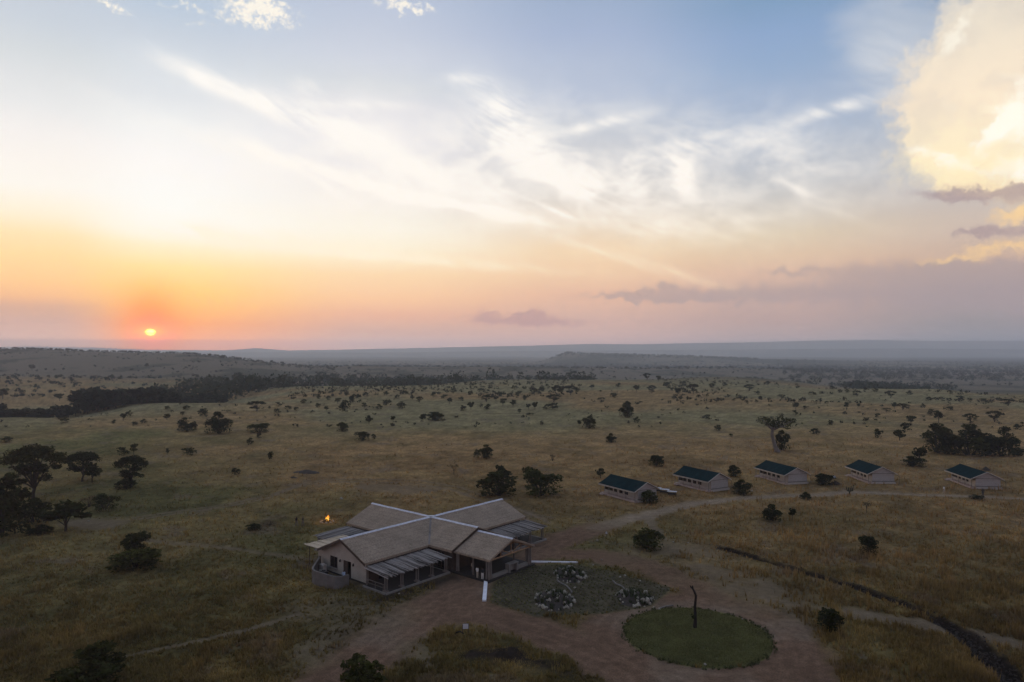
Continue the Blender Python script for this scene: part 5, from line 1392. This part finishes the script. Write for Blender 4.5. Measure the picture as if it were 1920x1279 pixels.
# signs
def sign(px, py, w, h, hp, label, name, two=True):
    X, Y, z = ground_at(px, py); e = empty(name, (X, Y, z), 0.12); tag(e, label, 'sign')
    bd = MB().box((0, 0, hp - h / 2), (w, .04, h)).build('board', M_WHITE, e, rot=None)
    MB().box((0, -.025, hp - h / 2), (w + .05, .012, h + .05)).build('frame', M_IRON, bd, loc=(0, .05, 0))
    for x in ((-w / 2 - .03, w / 2 + .03) if two else (0,)): MB().box((x, .01 if two else .05, hp / 2 - .1), (.06, .06, hp + .1)).build('post', M_DARKWOOD, e)
sign(873, 1189, .56, .5, 1.05, 'blank white notice board on two dark posts beside the red road', 'notice_board')
sign(1137, 1009, .24, .35, 1.0, 'small white marker sign on a single post by the track junction', 'marker_sign', False)
X, Y, z = ground_at(859, 1190); tag(MB().tube([(0, 0, .0), (.1, 0, .18), (.5, .05, .30), (.9, 0, .12)], [.09, .10, .08, .05], 6).build('driftwood', M_DEADWOOD, None, (X - .3, Y, z)), 'dark driftwood piece lying by the notice board', 'driftwood')
# dark earth heaps
def heap(px, py, w, h, label, seed):
    X, Y, z = ground_at(px, py); b = MB(); rr_ = random.Random(seed); n0 = 20
    for j in range(6):
        t = j / 5
        for i in range(n0):
            a = 6.2832 * i / n0; r = (1 - t * .97) * w / 2 * (1 + .18 * math.sin(2 * a + seed) + rr_.uniform(-.07, .07)); b.v.append((r * math.cos(a), r * .6 * math.sin(a), -.06 + h * (t ** .8) * (1 + rr_.uniform(-.1, .1))))
    for j in range(5):
        for i in range(n0): b.f.append((j * n0 + i, j * n0 + (i + 1) % n0, (j + 1) * n0 + (i + 1) % n0, (j + 1) * n0 + i))
    b.f.append(tuple(5 * n0 + i for i in range(n0)))
    tag(b.build('earth_heap', M_SOIL, None, (X, Y, z), smooth=True), label, 'heap')
heap(1566, 909, 2.8, .9, 'dark earth heap beside the white sheet near the fourth tent', 2)
heap(575, 886, 6.5, .7, 'long dark earth heap on the tan grass behind the lodge', 3)
heap(550, 896, 2.2, .4, 'small dark earth heap beside the long one behind the lodge', 4)
heap(1848, 882, 2.6, 1.0, 'termite-like earth heap on the grass behind the last tent', 6)
X, Y, z = ground_at(1561, 900)
tag(MB().quadpatch((-.7, -.3, .75), (.7, -.3, .55), (.7, .4, .95), (-.7, .4, 1.1), 6, 3, .03, .1, 3).build('white_sheet', M_WHITE, None, (X, Y, z - .1), (0, 0, -.3)), 'white sheet thrown over the dark earth heap', 'sheet')
# candelabra-like plant by the track
X, Y, z = ground_at(1593, 927); e = MB(); e.tube([(0, 0, -.05), (0, 0, .7)], [.13, .12], 7)
for i in range(9):
    a = i * 2.4; q = .55 + .35 * (i % 3) / 2; e.tube([(0, 0, .6), (q * .7 * math.cos(a), q * .4 * math.sin(a), .75), (q * math.cos(a), q * .6 * math.sin(a), 1.25 + .3 * ((i * 7) % 3))], [.09, .09, .07], 6)
tag(e.build('candelabra_cactus', mat('cactus_skin', (.022, .03, .018), .8, 4, .3)), 'many-armed cactus standing alone beside the tent track', 'cactus').location = (X, Y, z)

# ------------------------------------------------------------------ camp fire behind the lodge
X, Y = gp(613, 979); cf = empty('campfire', (X, Y, tz(X, Y))); tag(cf, 'burning campfire with orange flames behind the lodge', 'fire')
for i in range(6):
    a = i * 1.047; MB().tube([(.75 * math.cos(a), .75 * math.sin(a), .05), (.05 * math.cos(a + .4), .05 * math.sin(a + .4), .5)], [.09, .07], 6).build('log', M_DEADWOOD, cf)
for i in range(9):
    a = i * .698; link('ring_stone', STN[i % 5], cf, (1.05 * math.cos(a), 1.05 * math.sin(a), .1), (0, 0, a), (.4, .35, .3))
fmm = bpy.data.materials.new('flame'); fmm.use_nodes = True; nt = fmm.node_tree; nt.nodes.clear(); b = NB(nt)
tcc = b.new('ShaderNodeTexCoord'); sp_ = b.new('ShaderNodeSeparateXYZ'); nt.links.new(tcc.outputs['Generated'], sp_.inputs[0])
em = b.new('ShaderNodeEmission'); nt.links.new(b.ramp(sp_.outputs[2], [(0, (1.0, .42, .03, 1)), (.45, (1.0, .55, .08, 1)), (1, (1.0, .22, .01, 1))]), em.inputs[0]); em.inputs[1].default_value = 1.25
oo = b.new('ShaderNodeOutputMaterial'); nt.links.new(em.outputs[0], oo.inputs[0])
for (dx, dy, s, ln) in ((0, 0, .8, .45), (-.18, .1, .5, -.1), (.16, -.05, .55, .6), (.05, .12, .62, .25)):
    pts = []; rd = []
    for i in range(7):
        t = i / 6; pts.append((dx + ln * s * t ** 1.6 + .06 * math.sin(5 * t + dx * 9), dy + .05 * math.sin(4 * t), .25 + 1.25 * s * t)); rd.append(max(.015, .24 * s * math.sin(math.pi * min(.98, .18 + .8 * t)) ** .9))
    MB().tube(pts, rd, 8).build('flame', fmm, cf, smooth=True)
fl = bpy.data.lights.new('fire_light', 'POINT'); fl.energy = 140; fl.color = (1, .5, .16); fl.shadow_soft_size = .4
fo = bpy.data.objects.new('fire_light', fl); col.objects.link(fo); fo.parent = cf; fo.location = (0, 0, 1.0)

# ------------------------------------------------------------------ people
def cloth(name, c): return mat(name, c, .9, 6.0, .15)
M_SKIN = mat('dark_skin', (.085, .048, .030), .6, 8, .1); M_HAIR = mat('hair', (.010, .008, .007), .8, 8, .2); M_SHOE = mat('shoe', (.02, .018, .016), .6, 8, .2)
def person(loc, rz, shirt, trousers, label, stride=0.0, h=1.70, arm=0.0):
    V = []; E = []; RD = []
    def add(p, r, par=None):
        V.append(p); RD.append(r); i = len(V) - 1
        if par is not None: E.append((par, i))
        return i
    pel = add((0, 0, .95), .135); sp1 = add((0, .01, 1.12), .125, pel); ch = add((0, .0, 1.32), .15, sp1); nk = add((0, .01, 1.47), .058, ch)
    hd = add((0, -.015, 1.57), .088, nk); add((0, -.02, 1.66), .075, hd)
    for sx in (-1, 1):
        sw = stride * sx
        hip = add((.095 * sx, 0, .88), .098, pel); kn = add((.10 * sx, -sw * .5 - .01, .49), .066, hip); an = add((.10 * sx, -sw * .62 + .03, .09), .045, kn); add((.11 * sx, -sw * .62 - .12, .04), .036, an)
        sh = add((.19 * sx, .0, 1.40), .060, ch); el_ = add((.245 * sx, .03 + arm * .1, 1.12), .044, sh); wr = add((.255 * sx, -.04 + sw * .3 - arm * .25, .88 + arm * .2), .031, el_)
        pm = add((.255 * sx, -.055 + sw * .33 - arm * .3, .80 + arm * .2), .030, wr)
        for q, (fx, fl_) in enumerate(((-.024, .085), (-.008, .098), (.009, .092), (.025, .075))):
            k1 = add((.255 * sx + fx * .6, -.06 + sw * .34 - arm * .32 + fx, .755 + arm * .2), .010, pm); add((.25 * sx + fx * .5, -.068 + sw * .34 - arm * .34 + fx, .755 + arm * .2 - fl_ * .55), .009, k1)
        th_ = add((.245 * sx, -.095 + sw * .33 - arm * .3, .80 + arm * .2), .011, pm); add((.24 * sx, -.108 + sw * .33 - arm * .3, .765 + arm * .2), .010, th_)
    me = bpy.data.meshes.new('person_skeleton'); me.from_pydata(V, E, [])
    o = bpy.data.objects.new('person', me); col.objects.link(o)
    md = o.modifiers.new('skin', 'SKIN'); md.use_smooth_shade = True
    for i, r in enumerate(RD): me.skin_vertices[0].data[i].radius = (r, r * (.82 if i in (0, 1, 2) else 1))
    me.skin_vertices[0].data[0].use_root = True
    sb = o.modifiers.new('sub', 'SUBSURF'); sb.levels = 1; sb.render_levels = 1
    bpy.context.view_layer.update()
    m2 = bpy.data.meshes.new_from_object(o.evaluated_get(bpy.context.evaluated_depsgraph_get()))
    o.modifiers.clear(); o.data = m2; m2.name = 'person'
    for m in (M_SKIN, shirt, trousers, M_SHOE, M_HAIR): m2.materials.append(m)
    for pg in m2.polygons:
        c = pg.center; pg.use_smooth = True
        if c.z < .085: i = 3
        elif c.z < .97 and abs(c.x) < .22: i = 2
        elif c.z > 1.60 or (c.z > 1.52 and c.y > .03): i = 4
        elif c.z > 1.455: i = 0
        elif abs(c.x) > .20 and c.z < 1.10: i = 0
        else: i = 1
        pg.material_index = i
    # face: nose, eyes, ears as small children of the body
    fb = MB(); fb.tube([(0, -.095, 1.575), (0, -.118, 1.545), (0, -.098, 1.535)], [.010, .013, .008], 5)
    for sx in (-1, 1): fb.box((.084 * sx, .0, 1.565), (.018, .035, .055))
    fb.box((0, -.092, 1.505), (.045, .012, .01))
    fb.build('face_features', M_SKIN, o)
    eb = MB()
    for sx in (-1, 1): eb.box((.033 * sx, -.090, 1.582), (.02, .012, .009))
    eb.build('eyes', M_HAIR, o)
    o.location = loc; o.rotation_euler = (0, 0, rz); o.scale = (h / 1.72,) * 3
    tag(o, label, 'person'); return o
C_WHITE = cloth('white_cloth', (.62, .60, .56)); C_KHAKI = cloth('khaki_cloth', (.36, .31, .24)); C_DARK = cloth('dark_cloth', (.02, .02, .024)); C_BLUE = cloth('pale_blue_cloth', (.36, .44, .58)); C_GREY = cloth('grey_cloth', (.12, .11, .11))
person(lw(13.6, -4.6, .0), 2.3, C_WHITE, C_KHAKI, 'person in a white shirt and pale trousers standing at the lodge porch', h=1.72)
person(lw(14.4, -4.5, .0), 2.6, C_DARK, C_WHITE, 'person in a dark top and pale trousers standing by the porch column', h=1.70, arm=.5)
person(lw(11.6, -3.4, .0), 1.0, C_KHAKI, C_GREY, 'person in khaki standing in the shade deep inside the porch', h=1.70)
person(lw(1.9, -16.6, .02), 2.6, C_BLUE, C_DARK, 'person in a pale blue shirt at the doorway of the lodge gable', h=1.72, arm=.8)
for x, y, lb, rz in ((556, 987, 'person in dark clothes walking on the lawn, left one of the pair', 1.2), (568, 987, 'person in dark clothes walking on the lawn, right one of the pair', 1.4)):
    person(ground_at(x, y), rz, C_DARK, C_GREY, lb, .22)
person(ground_at(1843, 931), 2.2, C_DARK, C_DARK, 'person in dark clothes standing on the track before the last tent')
person(ground_at(1770, 926), .4, C_WHITE, C_KHAKI, 'person in a white top walking along the tent track', .2)

# ------------------------------------------------------------------ grass: tussocks over the near savanna
rr = np.random.default_rng(29)
N = 125000
Yg = 1.0 / np.sqrt(rr.uniform(1 / 230.0 ** 2, 1 / 50.0 ** 2, N)); ug = rr.uniform(-.86, .86, N); Xg = ug * Yg
r_, p_, l_, g_, d_, i_, w_ = masks(Xg, Yg)
ga, gb = lodge_ab(Xg, Yg)
inl = ((np.abs(ga) < 8.2) & (np.abs(gb) < 16.2)) | ((np.abs(gb) < 9.6) & (ga > -13.6) & (ga < 16)) | ((ga > 4) & (ga < 9.6) & (np.abs(gb) < 16.2))
keep = (np.maximum.reduce([r_, p_ * .95, l_, g_, d_ * .8]) < rr.random(N) * .75) & ~inl
keep &= fbm(Xg / 3.0, Yg / 3.0, 3, 91) + rr.uniform(-.25, .25, N) > .36
for o in bpy.data.objects:
    if o.name.startswith('safari_tent'):
        c_, s_ = math.cos(o.rotation_euler.z), math.sin(o.rotation_euler.z)
        lx = (Xg - o.location.x) * c_ + (Yg - o.location.y) * s_; ly = -(Xg - o.location.x) * s_ + (Yg - o.location.y) * c_
        keep &= ~((lx > -.5) & (lx < 6.6) & (ly > -.4) & (ly < 10.8))
Xg, Yg = Xg[keep], Yg[keep]
cg = grass_color(Xg, Yg) * np.array((1.26, 1.17, 1.02))
rank = .5 + fbm(Xg / 6.0, Yg / 6.0, 3, 92)
hh_ = (rank + .9 * sstep(fbm(Xg / 2.4, Yg / 2.4, 3, 93), .58, .72)) * (0.8 + .5 * sstep(Xg / Yg, .1, .3))
P3 = np.stack([Xg, Yg, terrain(Xg, Yg)], 1)
v, f, c = tuft_arrays(P3, cg, .22, .5, .035, .07, 5, rr, .8)
hs = np.repeat(np.repeat(hh_, 5), 3); base_z = np.repeat(np.repeat(P3[:, 2], 5), 3)
v[:, 2] = base_z + (v[:, 2] - base_z) * hs
tag(link('grass', np_mesh('grass', v, f, [M_GRASS], soil=c)), 'rough savanna grass tussocks covering the near plateau', kind='stuff')
# a few taller tussocks and weeds
